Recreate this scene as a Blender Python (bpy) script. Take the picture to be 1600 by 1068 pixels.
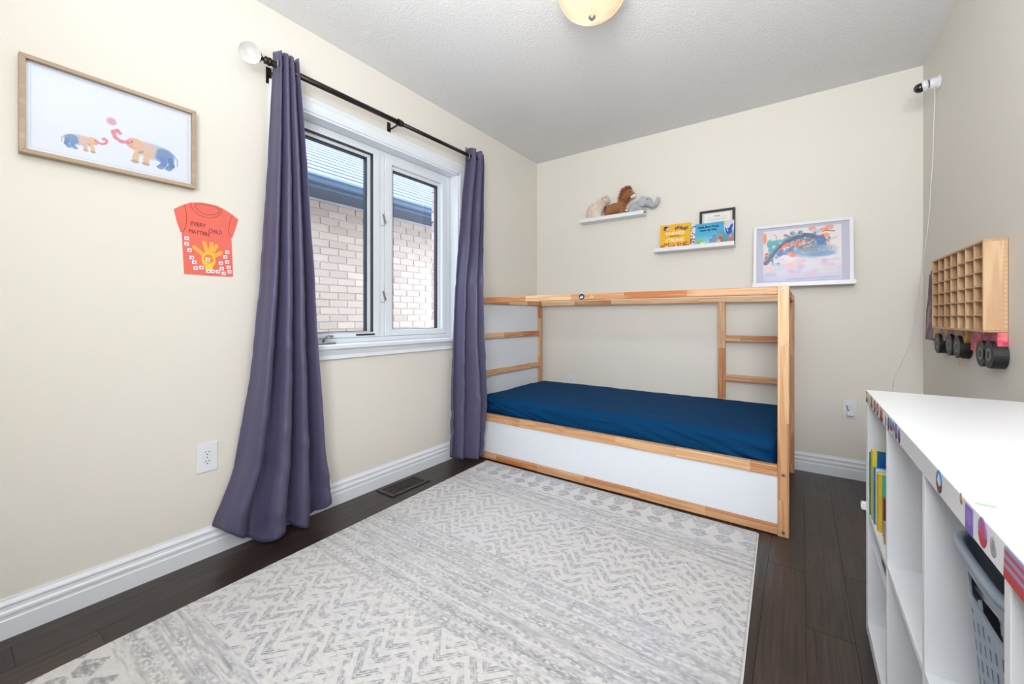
import bpy, bmesh, math, random
import numpy as np
from mathutils import Vector, Matrix, noise
random.seed(7)
C = bpy.context.scene.collection
SC = bpy.context.scene
PI = math.pi
for _o in list(bpy.data.objects): bpy.data.objects.remove(_o)

# ------------------------------------------------------------ camera, world, lights, exposure
CH = 1.02
cam = bpy.data.cameras.new('camera'); camo = bpy.data.objects.new('camera', cam); C.objects.link(camo)
camo.location = (0, 0, CH); camo.rotation_euler = (PI/2, 0, math.radians(35.27))
cam.sensor_fit = 'HORIZONTAL'; cam.sensor_width = 36; cam.lens = 36*636.4/1600
cam.shift_y = -38.5/1600; cam.clip_start = .02; cam.clip_end = 200
SC.camera = camo
w = bpy.data.worlds.new('overcast_sky'); SC.world = w; w.use_nodes = True
bg = w.node_tree.nodes['Background']; bg.inputs[0].default_value = (.72, .85, 1, 1); bg.inputs[1].default_value = 3.7
SC.view_settings.view_transform = 'Standard'; SC.view_settings.look = 'None'
SC.view_settings.gamma = 1; SC.view_settings.use_curve_mapping = False
SC.view_settings.exposure = 0.88
def area(name, loc, target, sx, sy, power, col):
    l = bpy.data.lights.new(name, 'AREA'); l.shape = 'RECTANGLE'; l.size = sx; l.size_y = sy; l.energy = power; l.color = col
    o = bpy.data.objects.new(name, l); C.objects.link(o); o.location = loc
    o.rotation_euler = (Vector(target)-Vector(loc)).to_track_quat('-Z', 'Y').to_euler(); return o
k_ = area('camera_fill', (.1, -.82, 1.65), (-.95, 3.3, 1.2), 1.2, .9, 24, (.95, .97, 1.0)); k_.data.spread = math.radians(124)  # added fill light behind the camera, standing in for a flash
b_l = area('ceiling_fill', (-.2, -.2, 1.35), (-.25, .5, 3), 1.3, 1.0, 27, (.97, .98, 1.0)); b_l.data.spread = math.radians(128)  # added upward fill, out of view, to brighten ceiling and walls

XL, XR, YB, YN, ZC = -2.07, .59, 3.345, -.9, 2.497

# ------------------------------------------------------------ materials
def lin(c):
    return tuple(((x/255)/12.92 if x/255 <= .04045 else ((x/255+.055)/1.055)**2.4) for x in c)
class NT:
    def __init__(s, name):
        s.m = bpy.data.materials.new(name); s.m.use_nodes = True; s.t = s.m.node_tree; s.b = s.t.nodes['Principled BSDF']
    def n(s, typ, **kw):
        x = s.t.nodes.new(typ)
        for k, v in kw.items():
            if k.startswith('_'): setattr(x, k[1:], v)
            else:
                k2 = int(k[1:]) if k[0] == 'i' and k[1:].isdigit() else k.replace('__', ' ')
                x.inputs[k2].default_value = v
        return x
    def l(s, a, b): s.t.links.new(a, b)
def mat(name, col, rough=.5, metal=0, nscale=0, namt=.0, bump=0, bscale=60, spec=.5, rnd=0, stretch=(1, 1, 1), sheen=0, coat=0):
    s = NT(name); b = s.b; c = lin(col)
    b.inputs['Base Color'].default_value = (*c, 1); b.inputs['Roughness'].default_value = rough
    b.inputs['Metallic'].default_value = metal; b.inputs['Specular IOR Level'].default_value = spec
    if sheen: b.inputs['Sheen Weight'].default_value = sheen
    if coat: b.inputs['Coat Weight'].default_value = coat
    tc = s.n('ShaderNodeTexCoord'); mp = s.n('ShaderNodeMapping', Scale=stretch); s.l(tc.outputs['Object'], mp.inputs['Vector'])
    if namt or rnd:
        no = s.n('ShaderNodeTexNoise', Scale=nscale or 5, Detail=5); s.l(mp.outputs[0], no.inputs['Vector'])
        mr = s.n('ShaderNodeMapRange'); mr.inputs['To Min'].default_value = 1-namt; mr.inputs['To Max'].default_value = 1+namt
        s.l(no.outputs['Fac'], mr.inputs['Value']); val = mr.outputs[0]
        if rnd:
            oi = s.n('ShaderNodeObjectInfo'); m2 = s.n('ShaderNodeMapRange'); m2.inputs['To Min'].default_value = 1-rnd; m2.inputs['To Max'].default_value = 1+rnd
            s.l(oi.outputs['Random'], m2.inputs['Value']); mm = s.n('ShaderNodeMath', _operation='MULTIPLY'); s.l(val, mm.inputs[0]); s.l(m2.outputs[0], mm.inputs[1]); val = mm.outputs[0]
        vm = s.n('ShaderNodeVectorMath', _operation='SCALE'); vm.inputs[0].default_value = c; s.l(val, vm.inputs['Scale'])
        s.l(vm.outputs[0], b.inputs['Base Color'])
    if bump:
        n2 = s.n('ShaderNodeTexNoise', Scale=bscale, Detail=3); s.l(mp.outputs[0], n2.inputs['Vector'])
        bp = s.n('ShaderNodeBump', Strength=bump, Distance=.004); s.l(n2.outputs['Fac'], bp.inputs['Height']); s.l(bp.outputs[0], b.inputs['Normal'])
    return s.m
def wood(name, axis, light, dark, seg=.3, rough=.45, ring=1.0):
    s = NT(name); b = s.b
    tc = s.n('ShaderNodeTexCoord'); oi = s.n('ShaderNodeObjectInfo')
    sep = s.n('ShaderNodeSeparateXYZ'); s.l(tc.outputs['Object'], sep.inputs[0])
    m1 = s.n('ShaderNodeMath', _operation='MULTIPLY_ADD', i1=7.3, i2=0.); s.l(oi.outputs['Random'], m1.inputs[0])
    ad = s.n('ShaderNodeMath', _operation='ADD'); s.l(sep.outputs[axis], ad.inputs[0]); s.l(m1.outputs[0], ad.inputs[1])
    dv = s.n('ShaderNodeMath', _operation='DIVIDE', i1=seg); s.l(ad.outputs[0], dv.inputs[0])
    fl = s.n('ShaderNodeMath', _operation='FLOOR'); s.l(dv.outputs[0], fl.inputs[0])
    wn = s.n('ShaderNodeTexWhiteNoise', _noise_dimensions='1D'); s.l(fl.outputs[0], wn.inputs['W'])
    sc = [26, 26, 26]; sc[axis] = 1.3
    mp = s.n('ShaderNodeMapping', Scale=sc); s.l(tc.outputs['Object'], mp.inputs['Vector'])
    cb = s.n('ShaderNodeCombineXYZ'); m3 = s.n('ShaderNodeMath', _operation='MULTIPLY', i1=9.); s.l(fl.outputs[0], m3.inputs[0])
    for i in range(3): s.l(m3.outputs[0], cb.inputs[i])
    s.l(cb.outputs[0], mp.inputs['Location'])
    n1 = s.n('ShaderNodeTexNoise', Scale=1.0, Detail=2, Distortion=.4); s.l(mp.outputs[0], n1.inputs['Vector'])
    r1 = s.n('ShaderNodeMath', _operation='MULTIPLY', i1=26*ring); s.l(n1.outputs['Fac'], r1.inputs[0])
    sn = s.n('ShaderNodeMath', _operation='SINE'); s.l(r1.outputs[0], sn.inputs[0])
    mr = s.n('ShaderNodeMapRange'); mr.inputs['From Min'].default_value = -1; mr.inputs['To Min'].default_value = 0; mr.inputs['To Max'].default_value = .4
    s.l(sn.outputs[0], mr.inputs['Value'])
    pw = s.n('ShaderNodeMath', _operation='POWER', i1=1.2); s.l(wn.outputs['Value'], pw.inputs[0])
    m4 = s.n('ShaderNodeMath', _operation='MULTIPLY_ADD', i1=.72); s.l(pw.outputs[0], m4.inputs[0]); s.l(mr.outputs[0], m4.inputs[2])
    mx = s.n('ShaderNodeMix', _data_type='RGBA'); mx.inputs['A'].default_value = (*lin(light), 1); mx.inputs['B'].default_value = (*lin(dark), 1)
    s.l(m4.outputs[0], mx.inputs['Factor']); s.l(mx.outputs['Result'], b.inputs['Base Color'])
    b.inputs['Roughness'].default_value = rough
    bp = s.n('ShaderNodeBump', Strength=.12, Distance=.002); s.l(sn.outputs[0], bp.inputs['Height']); s.l(bp.outputs[0], b.inputs['Normal'])
    return s.m
def vcol(name, rough=.5, spec=.4, coat=0, bump=0):
    s = NT(name); a = s.n('ShaderNodeVertexColor', _layer_name='Col'); s.l(a.outputs['Color'], s.b.inputs['Base Color'])
    s.b.inputs['Roughness'].default_value = rough; s.b.inputs['Specular IOR Level'].default_value = spec
    s.b.inputs['Coat Weight'].default_value = coat; s.b.inputs['Coat Roughness'].default_value = .08
    if bump:
        tc = s.n('ShaderNodeTexCoord'); n2 = s.n('ShaderNodeTexNoise', Scale=400, Detail=2); s.l(tc.outputs['Object'], n2.inputs['Vector'])
        bp = s.n('ShaderNodeBump', Strength=bump, Distance=.003); s.l(n2.outputs['Fac'], bp.inputs['Height']); s.l(bp.outputs[0], s.b.inputs['Normal'])
    return s.m
M = {}
M['wall'] = mat('wall_paint', (228, 224, 215), .55, bump=.05, bscale=180)
M['ceiling'] = mat('stippled_ceiling', (226, 226, 226), .9, bump=.7, bscale=130)
M['ceiling'].node_tree.nodes['Bump'].inputs['Distance'].default_value = .006
M['trim'] = mat('white_trim_paint', (228, 234, 240), .35, namt=.02, nscale=8)
M['vinyl'] = mat('white_window_vinyl', (222, 228, 234), .35, namt=.02, nscale=8)
M['plank'] = None
M['gap'] = mat('floor_underlay', (22, 18, 16), .8, namt=.1)
M['white'] = mat('white_laminate', (226, 229, 233), .32, namt=.015, nscale=6)
M['panel'] = mat('white_bed_panel', (226, 231, 238), .4, namt=.015, nscale=6)
M['black'] = mat('black_plastic', (18, 18, 20), .25, namt=.1, coat=.5)
M['rubber'] = mat('dark_gasket', (38, 50, 60), .5, namt=.1)
M['bronze'] = mat('dark_bronze_metal', (48, 38, 36), .35, metal=.6, namt=.1, nscale=20)
M['steel'] = mat('bright_steel', (150, 150, 148), .45, metal=.9, namt=.05)
M['curtain'] = mat('slate_purple_satin', (80, 76, 105), .42, namt=.1, nscale=30, stretch=(1, 1, 14), bump=.12, bscale=120, sheen=.08)
M['sheet'] = mat('navy_cotton_sheet', (0, 58, 100), .8, namt=.1, nscale=14, bump=.08, bscale=500, spec=.12)
M['vent'] = mat('dark_bronze_vent', (62, 56, 52), .4, metal=.3, namt=.1, nscale=30)
M['outlet'] = mat('white_outlet_plastic', (228, 232, 236), .3, namt=.02)
M['slot'] = mat('outlet_slot', (80, 84, 90), .6, namt=.1)
M['greybin'] = mat('slate_grey_plastic', (140, 154, 168), .4, namt=.05, nscale=20)
M['paper'] = mat('white_paper', (232, 234, 244), .7, namt=.02)
M['orangepaper'] = mat('coral_construction_paper', (232, 112, 98), .85, namt=.04, nscale=40)
M['ink'] = mat('dark_marker_ink', (70, 28, 30), .6, namt=.05)
M['inkblack'] = mat('black_print', (22, 26, 40), .6, namt=.05)
M['inkwhite'] = mat('white_print', (245, 243, 235), .6, namt=.02)
M['frameoak'] = wood('pale_oak_frame', 1, (196, 176, 150), (164, 142, 116), seg=2, ring=.6)
M['framewhite'] = mat('white_frame_lacquer', (232, 234, 238), .35, namt=.01)
M['frameblack'] = mat('black_frame_lacquer', (36, 34, 36), .4, namt=.1)
M['mount'] = mat('lilac_grey_mount_board', (186, 188, 208), .5, namt=.02, coat=.3)
L1, D1 = (230, 194, 150), (182, 112, 64)
M['pinex'] = wood('pine_rail_long', 0, L1, D1, .34)
M['piney'] = wood('pine_rail_cross', 1, L1, D1, .27)
M['pinez'] = wood('pine_post', 2, L1, D1, .36)
M['palez'] = wood('pale_pine_upright', 2, (220, 188, 148), (188, 146, 104), .9, ring=1.4)
M['paley'] = wood('pale_pine_board', 1, (212, 178, 138), (180, 140, 102), .9, ring=1.2)
M['brick'] = mat('beige_brick', (200, 180, 166), .9, nscale=40, namt=.1, rnd=.12, bump=.6, bscale=120)
M['redbrick'] = mat('rose_brick', (206, 176, 168), .9, nscale=40, namt=.12, rnd=.16, bump=.6, bscale=120)
M['mortar'] = mat('pale_mortar', (204, 197, 190), .95, nscale=30, namt=.05)
M['shingle'] = mat('grey_shingle', (116, 120, 130), .95, nscale=50, namt=.12, bump=.4, bscale=150)
M['gutter'] = mat('slate_blue_gutter_paint', (92, 112, 138), .5, namt=.03)
M['soffit'] = mat('slate_soffit', (84, 96, 118), .7, namt=.03)
M['cord'] = mat('white_cord_plastic', (236, 234, 228), .4, namt=.01)
M['print'] = vcol('printed_paper', .6)
M['glossprint'] = vcol('glazed_print', .35, coat=.7)
M['rug'] = vcol('woven_rug_yarn', .95, spec=.1, bump=.5)
M['fluff'] = mat('cream_plush', (240, 224, 208), .95, nscale=40, namt=.12, bump=1, bscale=260, sheen=.5)
M['brownfur'] = mat('brown_plush', (160, 108, 66), .95, nscale=30, namt=.25, bump=1, bscale=260, sheen=.2)
M['mane'] = mat('chestnut_mane_plush', (166, 100, 54), .95, nscale=60, namt=.3)
M['greyfur'] = mat('grey_plush', (184, 188, 192), .95, nscale=60, namt=.15, bump=1, bscale=300, sheen=.2)
M['cream'] = mat('cream_felt', (236, 226, 214), .9, namt=.03)
# glass
s = NT('window_glass'); s.t.nodes.remove(s.b)
tr = s.n('ShaderNodeBsdfTransparent'); tr.inputs[0].default_value = (.97, .985, 1, 1); gl = s.n('ShaderNodeBsdfGlossy', Roughness=.02)
mx = s.n('ShaderNodeMixShader'); fr = s.n('ShaderNodeLayerWeight', Blend=.5); pf = s.n('ShaderNodeMath', _operation='POWER', i1=3.); pm = s.n('ShaderNodeMath', _operation='MULTIPLY_ADD', i1=.2, i2=.03); s.l(fr.outputs['Facing'], pf.inputs[0]); s.l(pf.outputs[0], pm.inputs[0]); s.l(pm.outputs[0], mx.inputs[0])
s.l(tr.outputs[0], mx.inputs[1]); s.l(gl.outputs[0], mx.inputs[2]); s.l(mx.outputs[0], s.t.nodes['Material Output'].inputs[0]); M['glass'] = s.m
s = NT('clear_acrylic_ball'); s.b.inputs['Transmission Weight'].default_value = .85; s.b.inputs['Base Color'].default_value = (.97, .98, 1, 1)
s.b.inputs['Roughness'].default_value = .04; s.b.inputs['IOR'].default_value = 1.45; M['ball'] = s.m
s = NT('lit_amber_glass'); s.b.inputs['Base Color'].default_value = (.25, .17, .1, 1)
lw = s.n('ShaderNodeTexCoord'); nn = s.n('ShaderNodeTexNoise', Scale=7., Detail=3); s.l(lw.outputs['Object'], nn.inputs['Vector'])
cr = s.n('ShaderNodeValToRGB'); cr.color_ramp.elements[0].color = (.74, .42, .23, 1); cr.color_ramp.elements[1].color = (1.0, .80, .58, 1)
cr.color_ramp.elements[0].position = .3; cr.color_ramp.elements[1].position = .62
s.l(nn.outputs['Fac'], cr.inputs[0]); s.l(cr.outputs[0], s.b.inputs['Emission Color']); s.b.inputs['Emission Strength'].default_value = .56
s.b.inputs['Roughness'].default_value = .25; M['lampglass'] = s.m
# laminate planks
s = NT('dark_laminate'); tc = s.n('ShaderNodeTexCoord'); oi = s.n('ShaderNodeObjectInfo')
mp = s.n('ShaderNodeMapping', Scale=(38, 1.6, 1)); s.l(tc.outputs['Object'], mp.inputs['Vector']); s.l(oi.outputs['Random'], mp.inputs['Location'])
n1 = s.n('ShaderNodeTexNoise', Scale=2.2, Detail=7, Roughness=.62, Distortion=.25); s.l(mp.outputs[0], n1.inputs['Vector'])
n3 = s.n('ShaderNodeTexNoise', Scale=3, Detail=3); s.l(tc.outputs['Object'], n3.inputs['Vector'])
cr = s.n('ShaderNodeValToRGB'); cr.color_ramp.elements[0].position = .3; cr.color_ramp.elements[1].position = .72
cr.color_ramp.elements[0].color = (*lin((27, 21, 19)), 1); cr.color_ramp.elements[1].color = (*lin((72, 56, 49)), 1)
s.l(n1.outputs['Fac'], cr.inputs[0])
mr = s.n('ShaderNodeMapRange'); mr.inputs['To Min'].default_value = .68; mr.inputs['To Max'].default_value = 1.3; s.l(oi.outputs['Random'], mr.inputs['Value'])
m5 = s.n('ShaderNodeMapRange'); m5.inputs['To Min'].default_value = .8; m5.inputs['To Max'].default_value = 1.2; s.l(n3.outputs['Fac'], m5.inputs['Value'])
mm = s.n('ShaderNodeMath', _operation='MULTIPLY'); s.l(mr.outputs[0], mm.inputs[0]); s.l(m5.outputs[0], mm.inputs[1])
vm = s.n('ShaderNodeVectorMath', _operation='SCALE'); s.l(cr.outputs[0], vm.inputs[0]); s.l(mm.outputs[0], vm.inputs['Scale']); s.l(vm.outputs[0], s.b.inputs['Base Color'])
s.b.inputs['Roughness'].default_value = .33
bp = s.n('ShaderNodeBump', Strength=.15, Distance=.002); s.l(n1.outputs['Fac'], bp.inputs['Height']); s.l(bp.outputs[0], s.b.inputs['Normal']); M['plank'] = s.m

# ------------------------------------------------------------ object helpers
WL = {}
def empty(name, loc, label=None, cat=None, group=None, kind=None, rz=0, parent=None):
    o = bpy.data.objects.new(name, None); C.objects.link(o); o.empty_display_size = .05
    WL[o.name] = Vector(loc); o.location = Vector(loc)-(WL[parent.name] if parent else Vector())
    if parent: o.parent = parent
    o.rotation_euler = (0, 0, rz); tag(o, label, cat, group, kind); return o
def tag(o, label=None, cat=None, group=None, kind=None):
    for k, v in (('label', label), ('category', cat), ('group', group), ('kind', kind)):
        if v: o[k] = v
    return o
def link(name, me, m, parent=None, centre='mid', smooth=False, bevel=0, label=None, cat=None, group=None, kind=None):
    """mesh in world coords (for the bed: in the bed's own coords) -> object with its origin on itself"""
    me.materials.append(m if not isinstance(m, str) else M[m])
    n = len(me.vertices); co = np.empty(n*3, np.float32); me.vertices.foreach_get('co', co); co = co.reshape(-1, 3)
    mn, mxx = co.min(0), co.max(0); c = (mn+mxx)/2
    if centre == 'base': c[2] = mn[2]
    co -= c; me.vertices.foreach_set('co', co.ravel()); me.update()
    o = bpy.data.objects.new(name, me); C.objects.link(o); c = Vector([float(v) for v in c]); WL[o.name] = c
    if parent: o.parent = parent; o.location = c-WL[parent.name]
    else: o.location = c
    if smooth: me.polygons.foreach_set('use_smooth', [True]*len(me.polygons))
    if bevel:
        b = o.modifiers.new('bevel', 'BEVEL'); b.width = bevel; b.segments = 2; b.limit_method = 'ANGLE'
    tag(o, label, cat, group, kind); return o
class MB:
    def __init__(s): s.b = bmesh.new()
    def box(s, x0, x1, y0, y1, z0, z1, mtx=None):
        r = bmesh.ops.create_cube(s.b, size=1)['verts']
        for v in r:
            v.co = Vector((x0+(v.co.x+.5)*(x1-x0), y0+(v.co.y+.5)*(y1-y0), z0+(v.co.z+.5)*(z1-z0)))
            if mtx: v.co = mtx @ v.co
        return s
    def cyl(s, p, q, r, r2=None, seg=20, cap=True):
        p, q = Vector(p), Vector(q); d = q-p
        m = Matrix.Translation((p+q)/2) @ d.to_track_quat('Z', 'Y').to_matrix().to_4x4()
        bmesh.ops.create_cone(s.b, cap_ends=cap, segments=seg, radius1=r, radius2=r if r2 is None else r2, depth=d.length, matrix=m); return s
    def sph(s, c, r, sc=(1, 1, 1), rot=None, u=20, v=12):
        m = Matrix.Translation(Vector(c)) @ (rot.to_4x4() if rot else Matrix()) @ Matrix.Diagonal((*[r*k for k in sc], 1))
        bmesh.ops.create_uvsphere(s.b, u_segments=u, v_segments=v, radius=1, matrix=m); return s
    def tube(s, pts, r, seg=8):
        pts = [Vector(p) for p in pts]; rings = []
        for i, p in enumerate(pts):
            t = (pts[min(i+1, len(pts)-1)]-pts[max(i-1, 0)]).normalized()
            q = t.to_track_quat('Z', 'Y'); rr = r if not callable(r) else r(i/(len(pts)-1))
            rings.append([s.b.verts.new(p+q @ Vector((math.cos(a)*rr, math.sin(a)*rr, 0))) for a in [2*PI*k/seg for k in range(seg)]])
        for a, b in zip(rings, rings[1:]):
            for k in range(seg): s.b.faces.new((a[k], a[(k+1) % seg], b[(k+1) % seg], b[k]))
        s.b.faces.new(rings[0][::-1]); s.b.faces.new(rings[-1]); return s
    def prism(s, pts, n, flip=False):
        """closed outline pts (3-D, planar) pushed along vector n"""
        n = Vector(n); a = [s.b.verts.new(Vector(p)) for p in pts]; b = [s.b.verts.new(Vector(p)+n) for p in pts]
        k = len(a); s.b.faces.new(a[::-1]); s.b.faces.new(b)
        for i in range(k): s.b.faces.new((a[i], a[(i+1) % k], b[(i+1) % k], b[i]))
        return s
    def lathe(s, c, axis, prof, seg=28):
        q = Vector(axis).to_track_quat('Z', 'Y'); c = Vector(c); rings = []
        for r, h in prof:
            rings.append([s.b.verts.new(c+q @ Vector((math.cos(2*PI*k/seg)*r, math.sin(2*PI*k/seg)*r, h))) for k in range(seg)])
        for a, b in zip(rings, rings[1:]):
            for k in range(seg): s.b.faces.new((a[k], a[(k+1) % seg], b[(k+1) % seg], b[k]))
        s.b.faces.new(rings[0][::-1]); s.b.faces.new(rings[-1]); return s
    def mesh(s):
        bmesh.ops.recalc_face_normals(s.b, faces=s.b.faces[:]); me = bpy.data.meshes.new('m'); s.b.to_mesh(me); s.b.free(); return me
    def add(s, name, m, parent=None, **kw): return link(name, s.mesh(), m, parent, **kw)
def box(name, x0, x1, y0, y1, z0, z1, m, parent=None, bevel=.0015, **kw):
    return MB().box(x0, x1, y0, y1, z0, z1).add(name, m, parent, bevel=bevel, **kw)
def wavg(o): pass

# ------------------------------------------------------------ printed canvases (colour per grid vertex)
class Canvas:
    def __init__(s, w, h, col): s.w, s.h = w, h; s.a = np.ones((h, w, 3))*np.array(col, float); s.Y, s.X = np.mgrid[0:h, 0:w]; s.Y = (s.h-1-s.Y)
    # coordinates: x right, y up, in pixels
    def blend(s, mask, col, al=1): m = (mask*al)[..., None]; s.a = s.a*(1-m)+np.array(col, float)*m
    def ell(s, cx, cy, rx, ry, col, al=1, ang=0, soft=.0):
        dx, dy = s.X-cx, s.Y-cy; c, q = math.cos(ang), math.sin(ang); u, v = (dx*c+dy*q)/rx, (-dx*q+dy*c)/ry; d = np.sqrt(u*u+v*v)
        s.blend(np.clip((1-d)/(soft or 2/(rx+ry))+.5, 0, 1), col, al)
    def poly(s, pts, col, al=1):
        ins = np.zeros(s.X.shape, bool); n = len(pts)
        for i in range(n):
            x0, y0 = pts[i]; x1, y1 = pts[(i+1) % n]
            if y0 == y1: continue
            c = ((s.Y >= min(y0, y1)) & (s.Y < max(y0, y1))); xs = x0+(s.Y-y0)*(x1-x0)/(y1-y0); ins ^= (c & (s.X < xs))
        s.blend(ins.astype(float), col, al)
    def line(s, pts, wd, col, al=1):
        for (x0, y0), (x1, y1) in zip(pts, pts[1:]):
            dx, dy = x1-x0, y1-y0; L = dx*dx+dy*dy+1e-9; t = np.clip(((s.X-x0)*dx+(s.Y-y0)*dy)/L, 0, 1)
            d = np.hypot(s.X-x0-t*dx, s.Y-y0-t*dy); s.blend(np.clip(wd/2-d+.5, 0, 1), col, al)
    def rect(s, x0, x1, y0, y1, col, al=1): s.blend(((s.X >= x0) & (s.X < x1) & (s.Y >= y0) & (s.Y < y1)).astype(float), col, al)
def grid_mesh(P, col=None):
    h, w2 = P.shape[:2]; me = bpy.data.meshes.new('m'); idx = np.arange(h*w2).reshape(h, w2)
    q = np.stack([idx[:-1, :-1], idx[:-1, 1:], idx[1:, 1:], idx[1:, :-1]], -1).reshape(-1, 4)
    me.vertices.add(h*w2); me.vertices.foreach_set('co', P.reshape(-1).astype(np.float32))
    me.loops.add(q.size); me.loops.foreach_set('vertex_index', q.ravel().astype(np.int32))
    me.polygons.add(len(q)); me.polygons.foreach_set('loop_start', (np.arange(len(q))*4).astype(np.int32)); me.polygons.foreach_set('loop_total', np.full(len(q), 4, np.int32))
    me.update(calc_edges=True)
    if col is not None:
        at = me.color_attributes.new('Col', 'FLOAT_COLOR', 'POINT'); c = np.clip(col/255., 0, 1)
        c = np.where(c <= .04045, c/12.92, ((c+.055)/1.055)**2.4); c4 = np.ones((h*w2, 4), np.float32); c4[:, :3] = c.reshape(-1, 3)
        at.data.foreach_set('color', c4.ravel())
    return me
def sheet(name, cv, tl, tr, bl, m, parent=None, mask=None, **kw):
    """canvas laid on the parallelogram tl,tr,bl; rows run downwards"""
    tl, tr, bl = [np.array(p, float) for p in (tl, tr, bl)]
    u = np.linspace(0, 1, cv.w)[None, :, None]; v = np.linspace(0, 1, cv.h)[:, None, None]
    P = tl+(tr-tl)*u+(bl-tl)*v; P = P[:, :, :]
    return link(name, grid_mesh(P[::-1], cv.a[::-1]), m, parent, **kw)
def text(name, body, m, parent, org, xd, up, width=None, size=.02, depth=.0006, weight=0, align='LEFT', **kw):
    cu = bpy.data.curves.new('t', 'FONT'); cu.body = body; cu.size = size; cu.extrude = depth/2; cu.align_x = align; cu.offset = weight; cu.resolution_u = 3
    to = bpy.data.objects.new('t', cu); C.objects.link(to); dg = bpy.context.evaluated_depsgraph_get()
    me = bpy.data.meshes.new_from_object(to.evaluated_get(dg)); bpy.data.objects.remove(to)
    me.materials.clear()
    xs = [v.co.x for v in me.vertices]; k = 1 if not width else width/(max(xs)-min(xs))
    xd, up = Vector(xd).normalized(), Vector(up).normalized(); n = xd.cross(up)
    R = Matrix((xd, up, n)).transposed().to_4x4(); me.transform(Matrix.Translation(Vector(org)) @ R @ Matrix.Diagonal((k, 1, 1, 1)))
    return link(name, me, m, parent, **kw)

# ------------------------------------------------------------ room shell
fl = box('floor', XL-.15, XR+.15, YN-.15, YB+.15, -.06, -.0115, 'gap', bevel=0, kind='structure')
PW = .1257; x = .142-PW*18; nP = 0; pk = {}
while x < XR:
    y = YN-random.uniform(0, 1.1)
    if abs(x-(.142-PW*16)) < 1e-3: y = .306-1.2*2
    while y < YB:
        y1 = y+1.2; a, b2 = max(y, YN), min(y1, YB); xa, xb = max(x, XL), min(x+PW, XR)
        if b2-a > .03 and xb-xa > .01:
            key = (round(xb-xa, 3), round(b2-a, 3))
            if key not in pk:
                bb = MB().box(xa+.0005, xb-.0005, a+.0006, b2-.0006, -.0112, 0); o = bb.add('plank', 'plank', fl); pk[key] = o.data
            else:
                o = bpy.data.objects.new('plank', pk[key]); C.objects.link(o); o.parent = fl; o.location = Vector(((xa+xb)/2, (a+b2)/2, -.0056))-WL[fl.name]
        y = y1
    x += PW
box('ceiling', XL-.15, XR+.15, YN-.15, YB+.15, ZC, ZC+.1, 'ceiling', bevel=0, kind='structure')
WY0, WY1, WZ0, WZ1 = .99, 2.24, .868, 2.08      # window opening
wl = MB().box(XL-.15, XL, YN, WY0, 0, ZC).box(XL-.15, XL, WY1, YB+.12, 0, ZC).box(XL-.15, XL, WY0, WY1, 0, WZ0).box(XL-.15, XL, WY0, WY1, WZ1, ZC)
wall_left = wl.add('wall_left', 'wall', kind='structure')
box('wall_back', XL, XR, YB, YB+.12, 0, ZC, 'wall', bevel=0, kind='structure')
box('wall_right', XR, XR+.12, YN, YB+.12, 0, ZC, 'wall', bevel=0, kind='structure')
box('wall_near', XL-.15, XR+.12, YN-.12, YN, 0, ZC, 'wall', bevel=0, kind='structure')
def baseboard(name, p, q, inn):
    prof = [(0, 0), (.015, 0), (.015, .058), (.0125, .062), (.0125, .07), (.0145, .074), (.0145, .082), (.0095, .088), (.0085, .098), (.0115, .103), (.011, .108), (.005, .118), (.004, .124), (0, .124)]
    inn = Vector(inn); m = MB(); m.prism([Vector(p)+inn*a+Vector((0, 0, b)) for a, b in prof], Vector(q)-Vector(p))
    return m.add(name, 'trim', kind='structure')
baseboard('baseboard_left', (XL, YN, 0), (XL, YB, 0), (1, 0, 0))
baseboard('baseboard_back', (XL+.016, YB, 0), (XR, YB, 0), (0, -1, 0))
baseboard('baseboard_right', (XR, YN, 0), (XR, YB-.016, 0), (-1, 0, 0))

# ------------------------------------------------------------ window
XF = -2.145
win = empty('window_1', (XL, (WY0+WY1)/2, WZ0), kind='structure')
def part(name, x0, x1, y0, y1, z0, z1, m, p=None, bevel=.002, **kw): return box(name, x0, x1, y0, y1, z0, z1, m, p, bevel=bevel, **kw)
# jamb liner and casing
MB().box(XF, XL+.004, WY0-.001, WY0+.012, WZ0, WZ1).box(XF, XL+.004, WY1-.012, WY1+.001, WZ0, WZ1).box(XF, XL+.004, WY0, WY1, WZ1-.012, WZ1+.001).add('jamb', 'trim', win, bevel=.001)
def casing(name, p, q, out, miter):
    prof = [(0, 0), (0, .012), (.012, .015), (.02, .011), (.045, .013), (.055, .019), (.07, .019), (.075, .014), (.075, 0)]
    out = Vector(out); p, q = Vector(p), Vector(q); d = (q-p).normalized(); m = MB()
    a = [m.b.verts.new(p+out*u-d*u*miter[0]+Vector((h, 0, 0))) for u, h in prof]; b = [m.b.verts.new(q+out*u+d*u*miter[1]+Vector((h, 0, 0))) for u, h in prof]
    k = len(a); m.b.faces.new(a[::-1]); m.b.faces.new(b)
    for i in range(k): m.b.faces.new((a[i], a[(i+1) % k], b[(i+1) % k], b[i]))
    return m.add(name, 'trim', win)
casing('casing', (XL, WY0, WZ1), (XL, WY1, WZ1), (0, 0, 1), (1, 1))
casing('casing', (XL, WY0, WZ0), (XL, WY0, WZ1), (0, -1, 0), (0, 1))
casing('casing', (XL, WY1, WZ0), (XL, WY1, WZ1), (0, 1, 0), (0, 1))
MB().box(XF, XL+.038, WY0-.09, WY1+.09, WZ0-.02, WZ0+.004).add('sill', 'trim', win, bevel=.005)
MB().prism([(XL, WY0-.07, .79), (XL+.016, WY0-.07, .795), (XL+.012, WY0-.07, .815), (XL+.02, WY0-.07, .835), (XL+.024, WY0-.07, .848), (XL, WY0-.07, .848)], (0, WY1-WY0+.14, 0)).add('apron', 'trim', win)
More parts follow.
